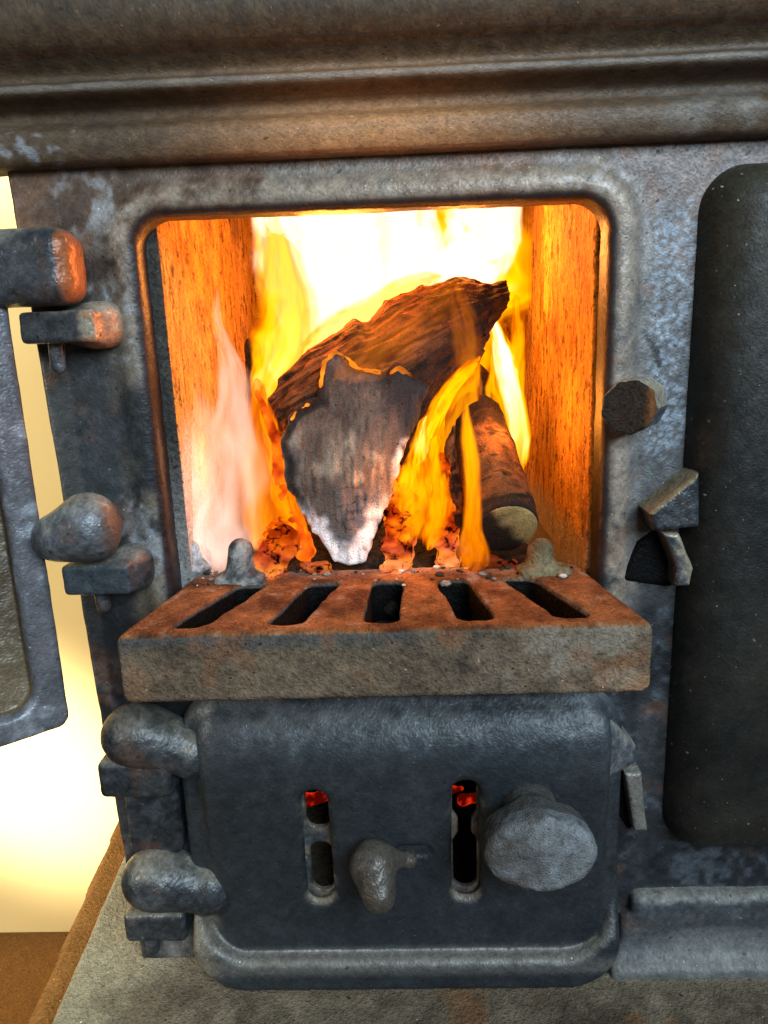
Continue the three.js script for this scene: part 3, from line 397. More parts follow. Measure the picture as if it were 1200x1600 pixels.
// ================================================================ the grate in the firebox mouth
{
  const g = thing('fire_grate', 'rusty iron grate with five slots jutting out of the firebox mouth', 'grate', [-0.012, -0.146, 0.02]);
  const zf = 0.0605, zr = -0.02, yt = -0.1148, yb = -0.1455, halfAt = (z) => 0.0965 + (z - zr) * (0.1085 - 0.0965) / (zf - zr);
  const col = (x, y, z, n) => { const a = fbm(x, y, z, 40, 3), b = fbm(x, y, z, 130, 3);
    if (y < yt - 0.0018 && z < zf - 0.006 && Math.abs(x + 0.0115) < halfAt(z) - 0.006) return [0.002, 0.0015, 0.001];  // slot interiors painted near black for the shade inside
    if (n[1] > 0.55) { let c = mix3([0.07, 0.024, 0.010], [0.30, 0.12, 0.042], clamp(0.45 + 1.0 * a + 0.6 * b)); return mix3(c, ASH, 0.35 * sst(0.25, 0.6, b) + 0.3 * sst(0.0, -0.02, z)); }
    let c = mix3([0.045, 0.034, 0.024], [0.19, 0.132, 0.082], clamp(0.45 + 0.45 * a + 0.25 * b + 0.3 * fbm(x, y, z, 380, 2))); c = mix3(c, [0.20, 0.17, 0.13], 0.6 * sst(0.0, 0.08, x + 0.04 * a) * sst(-0.2, 0.3, b)); c = mix3(c, [0.055, 0.056, 0.056], 0.75 * sst(-0.124, -0.118, y + 0.004 * a) * sst(0.03, -0.03, x + 0.04 * b)); c = mix3(c, [0.30, 0.15, 0.07], 0.7 * sst(0.078, 0.092, x) * sst(-0.132, -0.142, y + 0.004 * b)); return mix3(c, RUST, 0.3 * sst(0.2, 0.5, fbm(x, y + 3, z, 60, 2))); };
  part('grate_bar', field((x, y, z) => {
    const cx = -0.0115, u = (x - cx) / halfAt(z);
    const d2 = rr2(x, y, cx, (yt + yb) / 2, halfAt(z), (yt - yb) / 2, 0.0045);
    let d = extr(d2, z, zr, zf, 0.003);
    if (y > -0.1415) { let s = 1; for (const [k0, k1] of [[-0.0775, -0.0925], [-0.0425, -0.0525], [-0.0105, -0.0122], [0.0215, 0.0275], [0.0535, 0.067]]) { const t = (z - 0.008) / 0.043, c = k0 + (k1 - k0) * t; s = Math.min(s, rr2(x, z, c, 0.0262, 0.0076 + 0.0009 * fbm(x, y, z, 90, 2), 0.0262, 0.0045)); } d = smax(d, -s, 0.0016); }
    return d + 0.0004 * fbm(x, y, z, 120, 2);
  }, [-0.126, -0.15, -0.026], [0.104, -0.11, 0.066], 0.001, col), dusty, g);
  for (const [px, lab] of [[375, 'speckled grey lug'], [845, 'rust-stained lug']]) {
    const b = at(px, 903, -0.008), t = at(px, 852, -0.008), left = px < 600;
    part('lug', field((x, y, z) => smin(cap(x, y, z, [b[0], b[1], -0.008], [t[0], t[1] - 0.003, -0.009], 0.0072, 0.0062), box3(x, y, z, [b[0] + 0.001, -0.1145, -0.006], [0.0125, 0.003, 0.006], 0.0025), 0.004) + 0.0004 * fbm(x, y, z, 150, 2), [b[0] - 0.018, -0.12, -0.018], [b[0] + 0.018, t[1] + 0.01, 0.006], 0.0008, (x, y, z, n) => { const b2 = fbm(x, y, z, 200, 3); return left ? mix3([0.05, 0.055, 0.06], ASH, clamp(0.5 + 1.4 * b2)) : mix3([0.09, 0.065, 0.03], [0.2, 0.15, 0.08], clamp(0.5 + 1.2 * b2)); }), dusty, g, lab);
  }
}

// ================================================================ the fuel
const tilt = (px, py, z0, y0, s) => { let z = z0; for (let i = 0; i < 6; i++) z = z0 - s * (at(px, py, z)[1] - y0); return at(px, py, z); };
{
  const log = thing('charred_log', 'thick charred log, grey bark slab at its front, white ash at its tip', 'log', [-0.02, -0.12, -0.045]);
  // the split wood behind the bark: grain runs up to the right
  const Y0 = -0.115, SB = 0.42, ZB = -0.0435;
  const PB = [[405, 630], [440, 585], [480, 545], [520, 520], [552, 492], [575, 500], [600, 468], [645, 448], [700, 430], [732, 428], [768, 440], [800, 436], [856, 446], [848, 464], [796, 486], [766, 528], [746, 572], [722, 590], [694, 622], [664, 690], [632, 760], [598, 830], [560, 850], [505, 800], [460, 720], [436, 665]].map(([a, b]) => tilt(a, b, ZB, Y0, SB).slice(0, 2));
  const gx = 0.86, gy = 0.51;                               // grain direction
  const grain = (x, y, z) => { const u = x * gx + y * gy, v = -x * gy + y * gx; return [u, v, z]; };
  const woodD = (x, y, z) => { const [u, v, w] = grain(x, y, z), d2 = polySd(PB, x, y) + 0.0016 * fbm(x, y, z, 160, 2), dz = (z - (ZB - SB * (y - Y0))) / 1.085; return smax(d2, Math.abs(dz) - 0.021, 0.034) + 0.0020 * fbm(u * 0.14, v, w, 170, 2) + 0.0009 * noise(u * 90, v * 420, w * 420); };
  part('wood', field(woodD, [-0.075, -0.118, -0.16], [0.06, 0.03, -0.01], 0.0011, (x, y, z, n) => {
    const [u, v, w] = grain(x, y, z), r = fbm(u * 0.12, v, w, 300, 3), a = fbm(x, y, z, 50, 2);
    let c = mix3([0.016, 0.009, 0.006], [0.30, 0.10, 0.026], sst(-0.45, 0.75, 0.8 * r + 0.5 * a + 0.5 * noise(u * 60, v * 900, w * 900))); const ch = sst(-0.012, 0.012, (x - 0.006) * 0.72 - (y + 0.018) * 0.7 + 0.012 * a + 0.006 * r); return mix3(c, [0.010, 0.008, 0.008], 0.92 * ch);
  }), woodM, log);
  // bark slab in front with its burnt edge
  const ZA = -0.024, SA = 0.42;
  const PA = [[545, 890], [517, 868], [487, 832], [468, 796], [448, 745], [441, 690], [452, 648], [470, 632], [500, 622], [503, 590], [506, 565], [522, 549], [540, 556], [556, 574], [582, 580], [606, 588], [622, 570], [634, 586], [652, 590], [672, 604], [655, 650], [634, 690], [622, 735], [606, 780], [592, 826], [570, 876]].map(([a, b]) => tilt(a, b, ZA, Y0, SA).slice(0, 2));
  const ash = (x, y) => polySd(PA, x, y) + 0.0030 * fbm(x, y, 0.3, 110, 3);
  part('bark', field((x, y, z) => { const d2 = polySd(PA, x, y) + 0.0030 * fbm(x, y, 0.3, 110, 3), dz = (z - (ZA - SA * (y - Y0))) / 1.085, bow = 0.006 + 0.006 * sst(0, -0.026, d2) - 0.006 * sst(-0.07, -0.1, y); return smax(d2, Math.abs(dz - bow + 0.006) - 0.0065, 0.0035) + 0.0008 * noise(x * 500, y * 110, z * 300) + 0.0006 * fbm(x, y, z, 120, 2); }, [-0.065, -0.124, -0.12], [0.035, 0.012, 0.006], 0.00065, (x, y, z, n) => {
    const s = fbm(x * 1.0, y * 0.16, z, 300, 3), a = fbm(x, y, z, 45, 3), e = ash(x, y), b = fbm(x, y, z, 140, 2);
    let c = mix3([0.05, 0.04, 0.036], [0.21, 0.148, 0.105], clamp(0.48 + 0.7 * a + 0.4 * s)); c = mix3(c, [0.13, 0.145, 0.17], 0.6 * sst(0.0, 0.5, fbm(x, y + 2, z, 35, 2))); c = mix3(c, [0.36, 0.28, 0.19], 0.7 * sst(0.25, 0.6, a + 0.5 * s));
    c = mix3(c, [0.02, 0.016, 0.015], 0.28 * sst(0.1, 0.6, noise(x * 520, y * 42, z * 300) * 0.8 + 0.5 * noise(x * 1100, y * 130, 5)) + 0.6 * sst(0.05, 0.0, Math.abs(fbm(x, y * 2.2, z, 70, 3))) * sst(-0.05, -0.08, y)); c = mix3(c, [0.42, 0.34, 0.25], 0.5 * sst(0.2, 0.7, noise(x * 260 + 9, y * 60, 3) * 0.5 + 0.9 * a));
    const right = sst(-0.008, 0.008, x + 0.35 * (y + 0.06)); c = mix3(c, [0.022, 0.020, 0.022], 0.85 * right); c = mix3(c, [0.02, 0.016, 0.015], 0.8 * sst(-0.005, -0.001, e + 0.002 * b) * sst(-0.05, -0.03, y));
    const white = Math.max(sst(-0.011, -0.004, e + 0.005 * b) * sst(-0.078, -0.092, y + 0.006 * b), sst(-0.0065, -0.002, e + 0.0025 * b) * sst(-0.012, 0.0, x + 0.2 * y + 0.012) * sst(-0.05, -0.062, y + 0.006 * b)); c = mix3(c, [0.72, 0.68, 0.66], white * sst(-0.6, 0.2, b + 0.3));
    c = mix3(c, [0.015, 0.012, 0.01], 0.9 * sst(0.004, 0.001, Math.abs(e + 0.003)) * sst(0.0, -0.02, x + 0.02) * sst(-0.02, -0.035, y) * sst(-0.1, -0.08, y)); return c;
  }), woodM, log, 'grey bark slab with a jagged burnt edge');
  const te = [[452, 660], [474, 636], [498, 626], [503, 590], [507, 566], [523, 550], [540, 556], [556, 574], [582, 580], [606, 588], [622, 571], [634, 586], [650, 590]].map(([a, b]) => tilt(a, b, ZA + 0.006, Y0, SA));
  part('glowing_ember_edge', field((x, y, z) => { let d = 1; for (let i = 0; i < te.length - 1; i++) d = Math.min(d, cap(x, y, z, te[i], te[i + 1], 0.0008)); return d + 0.0028 * fbm(x, y, z, 210, 2); }, [-0.06, -0.05, -0.08], [0.02, 0.01, -0.02], 0.0007, (x, y, z) => { const k = MEAN * clamp(0.8 + 1.3 * fbm(x, y, z, 150, 2), 0.05, 1.6); const fade = sst(0.012, -0.012, x); return [1.3 * k * fade + 0.004, 0.32 * k * fade + 0.002, 0.012 * k * fade + 0.002]; }), glowM, log);
  // glowing edge where the log burns at its left
  const ge = [[402, 612], [418, 650], [432, 690], [436, 735], [446, 780], [462, 820], [478, 862]].map(([a, b]) => tilt(a, b, ZA - 0.004, Y0, 0.35));
  part('glowing_ember_edge', field((x, y, z) => { let d = 1; for (let i = 0; i < ge.length - 1; i++) d = Math.min(d, cap(x, y, z, ge[i], ge[i + 1], 0.0012 + 0.0007 * i, 0.0019 + 0.0007 * i)); return d + 0.0016 * fbm(x, y, z, 260, 2); }, [-0.085, -0.122, -0.1], [-0.02, 0.0, 0.0], 0.0008, (x, y, z, n) => { const b = fbm(x, y, z, 120, 3), k = MEAN * clamp(0.95 + 1.1 * b, 0.1, 1.6); return [1.15 * k, (0.15 + 0.14 * b) * k, 0.006 * k]; }), glowM, log);

  // round log on the right, its sawn end towards the room
  const e1 = at(791, 829, -0.022), e2 = at(731, 606, -0.125), dl = [e1[0] - e2[0], e1[1] - e2[1], e1[2] - e2[2]], L = Math.hypot(...dl), dir = dl.map((v) => v / L);
  const rl = thing('round_log', 'round log with cracked bark, pale sawn end resting by the right grate lug', 'log', e1);
  const along = (x, y, z) => (x - e1[0]) * dir[0] + (y - e1[1]) * dir[1] + (z - e1[2]) * dir[2];
  part('bark', field((x, y, z) => { const w = along(x, y, z); return smax(cap(x, y, z, [e2[0], e2[1], e2[2]], [e1[0] + dir[0] * 0.02, e1[1] + dir[1] * 0.02, e1[2] + dir[2] * 0.02], 0.0158, 0.0175), w + 0.0015, 0.002) + 0.0011 * fbm(x, y, z, 90, 2) - 0.0010 * sst(0.2, 0.6, fbm(x, w * 2, z, 85, 3)); }, [e2[0] - 0.024, e1[1] - 0.024, e2[2] - 0.024], [e1[0] + 0.024, e2[1] + 0.024, e1[2] + 0.012], 0.0009, (x, y, z, n) => { const w = along(x, y, z), b = fbm(x, y, z, 150, 3), q = 1.3 * fbm(x, w * 2.2, z, 80, 3) + 0.25 * b; let c = mix3([0.045, 0.02, 0.009], [0.19, 0.085, 0.032], clamp(0.5 + 0.8 * b)); c = mix3(c, [0.012, 0.009, 0.007], 0.9 * sst(0.3, 0.5, q)); return mix3(c, [0.015, 0.011, 0.009], 0.9 * Math.max(sst(-0.045, -0.075, w + 0.03 * b), sst(-0.016, -0.003, w + 0.012 * b))); }), woodM, rl);
  const ce = new THREE.SphereGeometry(1, 40, 24); ce.scale(0.0160, 0.0160, 0.0025); const qt = new THREE.Quaternion().setFromUnitVectors(new THREE.Vector3(0, 0, 1), new THREE.Vector3(...dir)); ce.applyQuaternion(qt); ce.translate(e1[0] - dir[0] * 0.001, e1[1] - dir[1] * 0.001, e1[2] - dir[2] * 0.001);
  part('cut_end', paint(ce, (x, y, z) => { const b = fbm(x, y, z, 160, 3); let c = mix3([0.17, 0.095, 0.035], [0.36, 0.23, 0.085], clamp(0.5 + 1.1 * b)); return mix3(c, [0.02, 0.012, 0.008], sst(0.005, -0.001, (x - e1[0]) * 0.75 + (y - e1[1]) * 0.55 + 0.004 * b)); }), woodM, rl, 'pale sawn end charred along its lower edge');

  // sticks and embers
  const stick = (name, label, a, b, ra, rb, col, mat, cat = 'stick') => { const lo = a.map((v, i) => Math.min(v, b[i]) - ra - 0.006), hi = a.map((v, i) => Math.max(v, b[i]) + ra + 0.006); return solo(name, field((x, y, z) => cap(x, y, z, a, b, ra, rb) + 0.0022 * fbm(x, y * 0.5, z, 150, 3), lo, hi, 0.0009, col), mat, label, cat, a, cat === 'ember' ? { group: 'glowing embers' } : {}); };
  const brownStick = (x, y, z) => { const s = fbm(x, y * 0.2, z, 260, 3); return mix3([0.02, 0.012, 0.008], [0.3, 0.12, 0.04], sst(-0.3, 0.5, s)); };
  stick('burning_stick', 'brown burning stick leaning just left of the round log', at(715, 862, -0.035), at(716, 640, -0.10), 0.0085, 0.007, brownStick, woodM);
  stick('burning_stick', 'thin black stick standing between the left firebox wall and the charred log', at(402, 700, -0.10), at(394, 540, -0.115), 0.0045, 0.004, (x, y, z) => { const s = fbm(x, y * 0.2, z, 260, 2); return mix3([0.012, 0.01, 0.009], [0.09, 0.05, 0.03], clamp(0.3 + s)); }, woodM);
  const coalD = (a, b, ra, rb, sd) => (x, y, z) => { const v = noise(x * 150 + sd, y * 190, z * 150), w = noise(x * 330, y * 420 + sd, z * 330); let d = cap(x, y, z, a, b, ra, rb); d += 0.0028 * (Math.round(v * 2.2) / 2.2) + 0.0012 * v + 0.0009 * w; return d; };
  const coal = (label, a, b, ra, rb, hot, sd) => { const lo = a.map((v, i) => Math.min(v, b[i]) - ra - 0.007), hi = a.map((v, i) => Math.max(v, b[i]) + ra + 0.007), D = coalD(a, b, ra, rb, sd);
    return solo('fire_ember', field((x, y, z) => D(x, y, z) * 0.8, lo, hi, 0.00075, (x, y, z, n) => { const f = fbm(x, y * 1.5, z, 260, 3), g = fbm(x + sd, y * 2, z, 90, 2), cr = Math.abs(fbm(x + sd, y * 1.7, z, 120, 3)), low = sst(-0.098, -0.116, y + 0.005 * g); const k = MEAN * clamp(hot * (0.75 + 0.9 * g + 0.5 * f) - 0.8 * sst(0.07, 0.0, cr) - 0.25 * sst(0.2, -0.8, n[1]), 0.006, 1.7); return [1.1 * k, (0.07 + 0.2 * clamp(g + 0.5) * Math.min(1, k / MEAN) + 0.1 * low) * k, (0.004 + 0.11 * low * clamp(0.6 + f)) * k]; }), glowM, label, 'ember', a, { group: 'glowing embers' }); };
  coal('upright glowing ember stick in the middle of the grate, pinkish at its foot', at(621, 902, -0.016), at(624, 745, -0.05), 0.0078, 0.0066, 1.2, 1);
  coal('cracked ember lump at the left foot of the charred log', at(425, 890, -0.014), at(440, 846, -0.024), 0.0072, 0.0078, 0.85, 2);
  coal('flaky glowing ember resting on the cracked lump by the left lug', at(418, 846, -0.03), at(452, 818, -0.034), 0.005, 0.004, 1.1, 3);
  coal('tall orange ember leaning against the brown burning stick', at(700, 874, -0.028), at(684, 730, -0.052), 0.0058, 0.0046, 1.2, 4);
  coal('small dim ember under the tip of the charred log', at(490, 888, -0.014), at(508, 884, -0.014), 0.0035, 0.003, 0.5, 5);
  coal('dull ember at the foot of the round log', at(742, 884, -0.016), at(800, 890, -0.016), 0.0045, 0.004, 0.16, 6);
  for (const [px, py, z, r, l] of [[494, 1250, -0.03, 0.0062, 'small red ember seen through the left air slot'], [710, 1236, -0.03, 0.0035, 'first of the small red embers in the top of the right air slot'], [736, 1250, -0.03, 0.005, 'second of the small red embers in the top of the right air slot']]) { const c = at(px, py, z); stick('fire_ember', l, [c[0] - r, c[1], z], [c[0] + r, c[1] + r * 0.4, z], r * 0.7, r * 0.5, (x, y, z) => { const k = MEAN * clamp(0.15 + 1.5 * fbm(x, y, z, 330, 2), 0.07, 1.3); return [k, (0.02 + 0.14 * k) * k, 0.004 * k]; }, glowM, 'ember'); }
  // ash lying on the grate and floor
  const heap = (label, c, r, col, sd) => solo('ash_heap', field((x, y, z) => ell(x, y, z, c, r) + 0.004 * fbm(x + sd, y, z, 120, 3), c.map((v, i) => v - r[i] - 0.006), c.map((v, i) => v + r[i] + 0.006), 0.001, col), dusty, label, 'ash', c, { kind: 'stuff' });
  const pale = (x, y, z) => { const b = fbm(x, y, z, 200, 3); return mix3([0.12, 0.115, 0.11], [0.62, 0.6, 0.58], clamp(0.5 + 1.5 * b)); }, sooty = (x, y, z) => { const b = fbm(x, y, z, 200, 3); return mix3([0.008, 0.006, 0.005], [0.04, 0.03, 0.022], clamp(0.35 + b)); };
  { // crumbs of ash and charcoal on the grate's back edge
    const G = []; for (let i = 0; i < 110; i++) { const g = new THREE.IcosahedronGeometry(1, 0), r = 0.0005 + 0.0017 * rnd() ** 3, px = -0.105 + 0.19 * rnd(), pz = -0.018 + 0.03 * rnd() ** 2.2, k = rnd(); g.scale(r * (0.7 + rnd()), r * 0.7, r * (0.7 + rnd())); g.rotateY(rnd() * 6); g.translate(px, -0.1146 + r * 0.4, pz); G.push(paint(g, () => k < 0.45 ? [0.03, 0.025, 0.02] : k < 0.8 ? [0.24, 0.2, 0.16] : [0.5, 0.45, 0.4])); }
    solo('ash_crumbs', mergeGeometries(G), dusty, 'small crumbs of ash and charcoal strewn on the back of the rusty grate', 'ash', [-0.012, -0.115, 0], { kind: 'stuff' });
  }
  heap('pale grey ash in the left corner of the firebox', at(302, 880, -0.026).map((v, i) => i === 1 ? -0.118 : v), [0.010, 0.022, 0.014], pale, 1);
  heap('dark soot and ash under the logs', [-0.012, -0.130, -0.085], [0.09, 0.014, 0.085], sooty, 2);
}

// ================================================================ flames
const RAMP = [[0, [0.55, 0.05, 0.0]], [0.25, [1.0, 0.14, 0.0]], [0.45, [1.3, 0.30, 0.0]], [0.62, [1.9, 0.62, 0.0]], [0.76, [2.8, 0.95, 0.004]], [0.86, [3.6, 1.25, 0.3]], [1, [5.0, 1.9, 1.05]]];
const PINK = [[0, [0.95, 0.2, 0.03]], [0.35, [1.2, 0.40, 0.16]], [0.7, [1.5, 0.80, 0.52]], [1, [1.9, 1.2, 0.98]]];
function ramp(R, h) { h = clamp(h); for (let i = 1; i < R.length; i++) if (h <= R[i][0]) return mix3(R[i - 1][1], R[i][1], (h - R[i - 1][0]) / (R[i][0] - R[i - 1][0])); return R[R.length - 1][1]; }
// a tongue of flame: a closed, lens-shaped body along a spine of [px, py, depth, half width in metres], ragged where the gas thins
function flame(label, spine, { heat = [0.9, 0.6], alpha = [0.95, 0.8], deep = 0.4, rag = 0.5, soft = 0.5, R = RAMP, tip = 0.5, foot = 0.1, fine = 1, sd = 0, cool = 0.5, lens = 0.22, dense = 1 } = {}) {
  const P = spine.map(([x, y, z]) => new THREE.Vector3(...at(x, y, z))), W = spine.map((s) => s[3]), curve = new THREE.CatmullRomCurve3(P, false, 'centripetal'), n = 110, m = 72, pos = [], col = [], nor = [], idx = [], len = curve.getLength();
  for (let i = 0; i <= n; i++) {
    const t = i / n, c = curve.getPoint(t), g = curve.getTangent(t), side = new THREE.Vector3(g.y, -g.x, 0).normalize(), f = t * (W.length - 1), k = Math.min(W.length - 2, Math.floor(f)), e = f - k, w = (W[k] + (W[k + 1] - W[k]) * e * e * (3 - 2 * e)) * 1.25;
    const ends = Math.sqrt(clamp(t / 0.06)) * Math.sqrt(clamp((1 - t) / 0.05)), sway = 0.35 * noise(t * len * 38 + sd * 7, sd, 0.5) * (0.3 + t);
    for (let j = 0; j <= m; j++) {
      const a = 2 * Math.PI * j / m, u = Math.cos(a), v = Math.sin(a), bump = 1 + 0.3 * noise(u * 1.7 + sd, v * 1.7, t * len * 45 + sd);
      pos.push(c.x + side.x * (u + sway) * w * ends, c.y + side.y * (u + sway) * w * ends, c.z + v * w * deep * ends * bump); nor.push(side.x * u, side.y * u, v);
      const X = u * (w * 55 + 1.5) * fine, Y = t * (len * 26 + 2.6) * fine, wx = 0.7 * noise(X + sd * 3, Y * 0.8 + sd, v * 0.6 + 2), r = 0.6 * noise(X + wx + sd * 5, Y + wx * 0.6, v * 0.7 + sd) + 0.4 * noise(X * 2.3 + wx * 2, Y * 2 + sd, v + 3) + 0.22 * noise(X * 5, Y * 4 + wx, v * 2 + sd);
      const s = 1 - u * u, body = s * 1.05 + rag * r - 0.9 * Math.max(0, t - (1 - tip)) / Math.max(tip, 0.01) * (1 - 0.35 * s) - Math.max(0, foot - t) / Math.max(foot, 0.01) * 0.8;
      const al = 0.8 * dense * (alpha[0] + (alpha[1] - alpha[0]) * t) * sst(0.06, 0.06 + soft, body) * sst(0.0, lens, s) * (0.72 + 0.28 * sst(-0.3, 0.5, r)), h = (heat[0] + (heat[1] - heat[0]) * t) * (1 - cool + cool * sst(0.05, 0.95, body + 0.3 * r)) + 0.10 * r;
      col.push(...ramp(R, h), clamp(al));
    }
  }
  for (let i = 0; i < n; i++) for (let j = 0; j < m; j++) { const a = i * (m + 1) + j, b = a + m + 1; idx.push(a, b, a + 1, b, b + 1, a + 1); }
  const g = new THREE.BufferGeometry(); g.setAttribute('position', new THREE.Float32BufferAttribute(pos, 3)); g.setAttribute('normal', new THREE.Float32BufferAttribute(nor, 3)); g.setAttribute('color', new THREE.Float32BufferAttribute(col, 4)); g.setIndex(idx);
  const o = solo('flame', g, flameM, label, 'flame', P[0].toArray(), { group: 'flames in the firebox' }); o.castShadow = false; return o;
}
flame('broad yellow sheet of flame rising behind the charred log', [[600, 720, -0.19, 0.04], [600, 560, -0.19, 0.070], [606, 400, -0.19, 0.080], [612, 180, -0.19, 0.080]], { heat: [0.74, 0.76], alpha: [1, 1], deep: 0.12, rag: 0.3, tip: 0.02, cool: 0.3, lens: 0.3, dense: 1.25, sd: 1 });
flame('wide white-hot flame above the left half of the charred log', [[500, 640, -0.135, 0.014], [500, 560, -0.135, 0.028], [508, 450, -0.135, 0.036], [515, 330, -0.135, 0.038], [520, 190, -0.135, 0.038]], { heat: [1.35, 1.5], alpha: [1, 1], rag: 0.2, tip: 0.02, cool: 0.42, soft: 0.6, lens: 0.3, dense: 1.25, sd: 2 });
flame('white-hot flame rising over the crest of the charred log', [[606, 520, -0.145, 0.018], [610, 440, -0.145, 0.024], [606, 340, -0.145, 0.028], [600, 190, -0.145, 0.030]], { heat: [1.3, 1.4], alpha: [1, 1], rag: 0.3, tip: 0.02, cool: 0.42, soft: 0.6, lens: 0.3, dense: 1.25, sd: 3 });
flame('white-hot flame beside the flame-lit right firebox wall', [[716, 480, -0.15, 0.014], [735, 410, -0.15, 0.020], [752, 340, -0.15, 0.022], [765, 190, -0.15, 0.022]], { heat: [1.25, 1.45], alpha: [1, 1], rag: 0.3, tip: 0.02, cool: 0.42, soft: 0.6, lens: 0.3, dense: 1.25, sd: 4 });
flame('yellow flame licking up the left end of the charred log', [[412, 650, -0.085, 0.004], [420, 590, -0.085, 0.010], [438, 535, -0.09, 0.016], [440, 470, -0.10, 0.014], [428, 390, -0.11, 0.009], [418, 320, -0.12, 0.006]], { heat: [0.82, 0.62], alpha: [0.95, 0.7], rag: 0.6, tip: 0.35, lens: 0.5, sd: 5 });
flame('second yellow flame between left firebox wall and white-hot flame', [[452, 600, -0.11, 0.008], [455, 520, -0.115, 0.015], [448, 430, -0.12, 0.014], [436, 300, -0.13, 0.012]], { heat: [0.86, 0.68], alpha: [0.95, 0.8], rag: 0.7, tip: 0.2, lens: 0.5, sd: 21 });
flame('pale pinkish white flame up the left firebox wall', [[350, 900, -0.03, 0.020], [340, 810, -0.034, 0.026], [334, 720, -0.04, 0.027], [318, 640, -0.05, 0.021], [304, 530, -0.06, 0.010]], { heat: [1.2, 0.35], alpha: [0.95, 0.4], rag: 0.7, soft: 1.4, lens: 0.95, R: PINK, tip: 0.55, foot: 0.12, fine: 0.6, sd: 6 });
flame('slim pointed pale flame beside the pinkish flame', [[376, 870, -0.05, 0.012], [374, 720, -0.06, 0.016], [362, 610, -0.07, 0.010], [346, 530, -0.085, 0.005], [338, 450, -0.09, 0.003]], { heat: [0.95, 0.55], alpha: [0.6, 0.7], rag: 0.6, soft: 1.1, lens: 0.8, R: PINK, tip: 0.5, foot: 0.3, fine: 0.7, sd: 7 });
flame('deep orange flame between the pale flame and the charred log', [[415, 870, -0.05, 0.007], [412, 780, -0.055, 0.011], [408, 700, -0.06, 0.010], [400, 590, -0.07, 0.006]], { heat: [0.5, 0.36], alpha: [0.95, 0.75], rag: 0.6, soft: 0.6, cool: 0.45, lens: 0.5, sd: 8 });
flame('ragged orange-red flame along the left edge of the grey bark', [[470, 872, -0.03, 0.005], [452, 810, -0.035, 0.007], [438, 740, -0.045, 0.006], [424, 670, -0.055, 0.005], [410, 600, -0.065, 0.003]], { heat: [0.52, 0.46], alpha: [0.95, 0.8], rag: 0.8, soft: 0.4, fine: 1.4, lens: 0.5, sd: 22 });
flame('yellow flame in the gap under the charred log', [[640, 850, -0.03, 0.006], [648, 800, -0.035, 0.0100], [655, 745, -0.04, 0.0085], [660, 700, -0.045, 0.005], [668, 650, -0.05, 0.003]], { heat: [0.5, 0.86], alpha: [0.75, 0.9], rag: 0.9, soft: 0.35, fine: 1.2, tip: 0.4, lens: 0.5, sd: 9 });
flame('orange ragged flame hanging beside the tall orange ember', [[668, 860, -0.028, 0.004], [684, 800, -0.03, 0.0055], [680, 740, -0.036, 0.0055], [684, 680, -0.045, 0.005]], { heat: [0.5, 0.6], alpha: [0.85, 0.9], rag: 0.9, soft: 0.4, fine: 1.3, tip: 0.4, lens: 0.5, sd: 23 });
flame('thin orange flame streaming up to the end of the charred log', [[648, 730, -0.05, 0.004], [676, 660, -0.055, 0.005], [704, 612, -0.06, 0.0048], [736, 578, -0.065, 0.004], [750, 556, -0.066, 0.002]], { heat: [0.78, 0.6], alpha: [0.95, 0.9], rag: 0.75, soft: 0.45, fine: 1.2, tip: 0.25, cool: 0.6, lens: 0.5, sd: 10 });
flame('faint orange curtain of flame behind the burning stick', [[690, 760, -0.08, 0.006], [704, 690, -0.085, 0.010], [726, 620, -0.09, 0.009], [745, 560, -0.09, 0.005]], { heat: [0.52, 0.55], alpha: [0.7, 0.7], rag: 0.8, soft: 0.6, tip: 0.4, lens: 0.5, sd: 24 });
flame('narrow candle-shaped flame in front of the round log', [[735, 896, -0.008, 0.006], [738, 862, -0.008, 0.0078], [738, 820, -0.01, 0.0046], [736, 760, -0.012, 0.0040], [732, 690, -0.015, 0.0042], [730, 630, -0.016, 0.003]], { heat: [0.36, 0.7], alpha: [0.6, 0.95], rag: 0.3, soft: 0.9, lens: 0.6, tip: 0.3, cool: 0.45, sd: 11 });
flame('bright crescent flame between round log and right firebox wall', [[817, 740, -0.075, 0.003], [810, 680, -0.08, 0.0065], [802, 610, -0.085, 0.0065], [784, 550, -0.09, 0.0055], [764, 490, -0.095, 0.003]], { heat: [0.74, 1.12], alpha: [0.9, 1.0], rag: 0.45, soft: 0.4, cool: 0.55, tip: 0.3, lens: 0.5, sd: 12 });
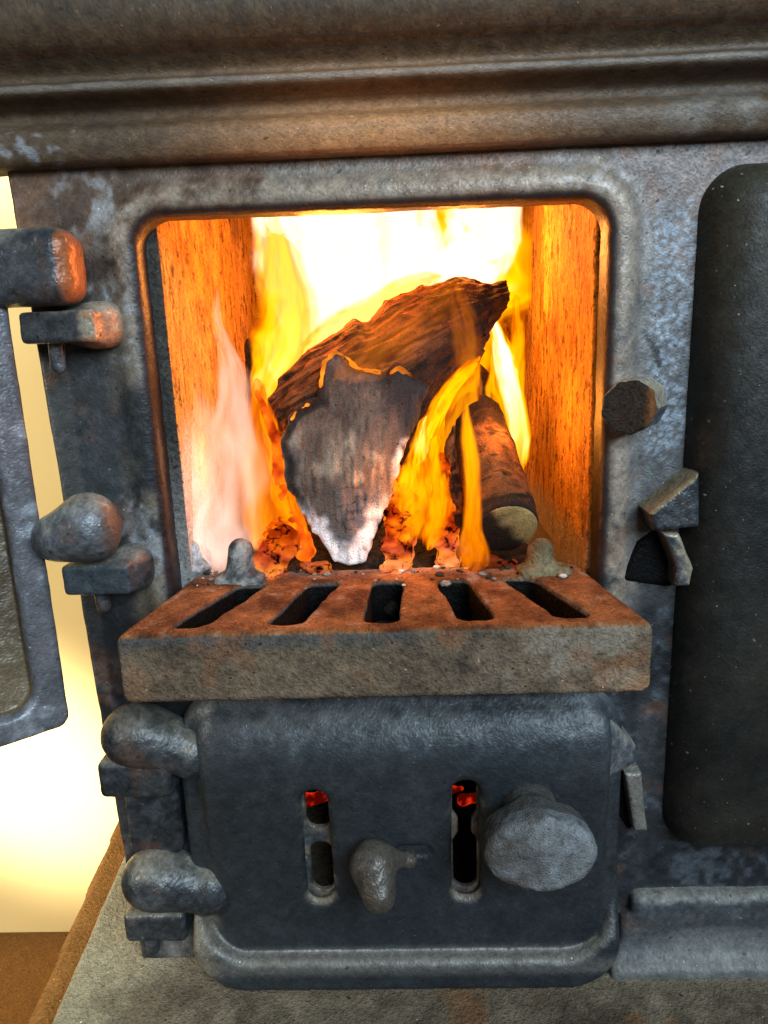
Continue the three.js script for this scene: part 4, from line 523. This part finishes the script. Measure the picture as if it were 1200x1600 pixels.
flame('orange wisp at the foot of the bright crescent flame', [[800, 760, -0.085, 0.003], [786, 690, -0.09, 0.006], [776, 620, -0.095, 0.006], [770, 550, -0.1, 0.004]], { heat: [0.6, 0.62], alpha: [0.85, 0.8], rag: 0.7, soft: 0.5, tip: 0.4, lens: 0.5, sd: 25 });
flame('faint upright flame against the right firebox wall', [[808, 640, -0.11, 0.004], [808, 540, -0.11, 0.005], [806, 460, -0.11, 0.004]], { heat: [0.7, 0.62], alpha: [0.85, 0.7], rag: 0.5, soft: 0.6, tip: 0.5, lens: 0.5, sd: 13 });
flame('orange flame washing over the split top of the charred log', [[520, 600, -0.055, 0.008], [600, 535, -0.06, 0.016], [680, 480, -0.068, 0.014], [750, 440, -0.08, 0.008]], { heat: [0.46, 0.4], alpha: [0.16, 0.12], rag: 1.1, soft: 1.0, lens: 0.9, deep: 0.25, cool: 0.4, sd: 14 });
flame('soft orange flame crossing the dark end of the charred log', [[742, 596, -0.05, 0.004], [728, 556, -0.05, 0.008], [722, 506, -0.055, 0.008], [716, 440, -0.06, 0.005]], { heat: [0.46, 0.4], alpha: [0.26, 0.18], rag: 0.7, soft: 1.0, lens: 0.9, cool: 0.4, sd: 15 });
flame('yellow fringe of flame along the top edge of the charred log', [[470, 560, -0.095, 0.006], [540, 505, -0.10, 0.008], [610, 462, -0.105, 0.008], [690, 432, -0.11, 0.006]], { heat: [0.82, 0.72], alpha: [0.9, 0.8], rag: 0.9, soft: 0.5, foot: 0.05, tip: 0.3, lens: 0.5, sd: 26 });

// firelight: small lamps where the flames stand
function fireLamp(px, py, z, i, c = [1, 0.30, 0.03]) { const l = new THREE.PointLight(new THREE.Color(...c), i, 0, 2); l.name = 'firelight'; l.position.set(...at(px, py, z)); l.castShadow = true; l.shadow.radius = 0.8; scene.add(l); }
fireLamp(520, 430, -0.11, 0.06); fireLamp(720, 380, -0.13, 0.06); fireLamp(560, 400, -0.06, 0.012); fireLamp(370, 720, -0.05, 0.008, [1, 0.45, 0.2]); fireLamp(650, 770, -0.02, 0.012); fireLamp(790, 640, -0.06, 0.02);

renderer.render(scene, camera);
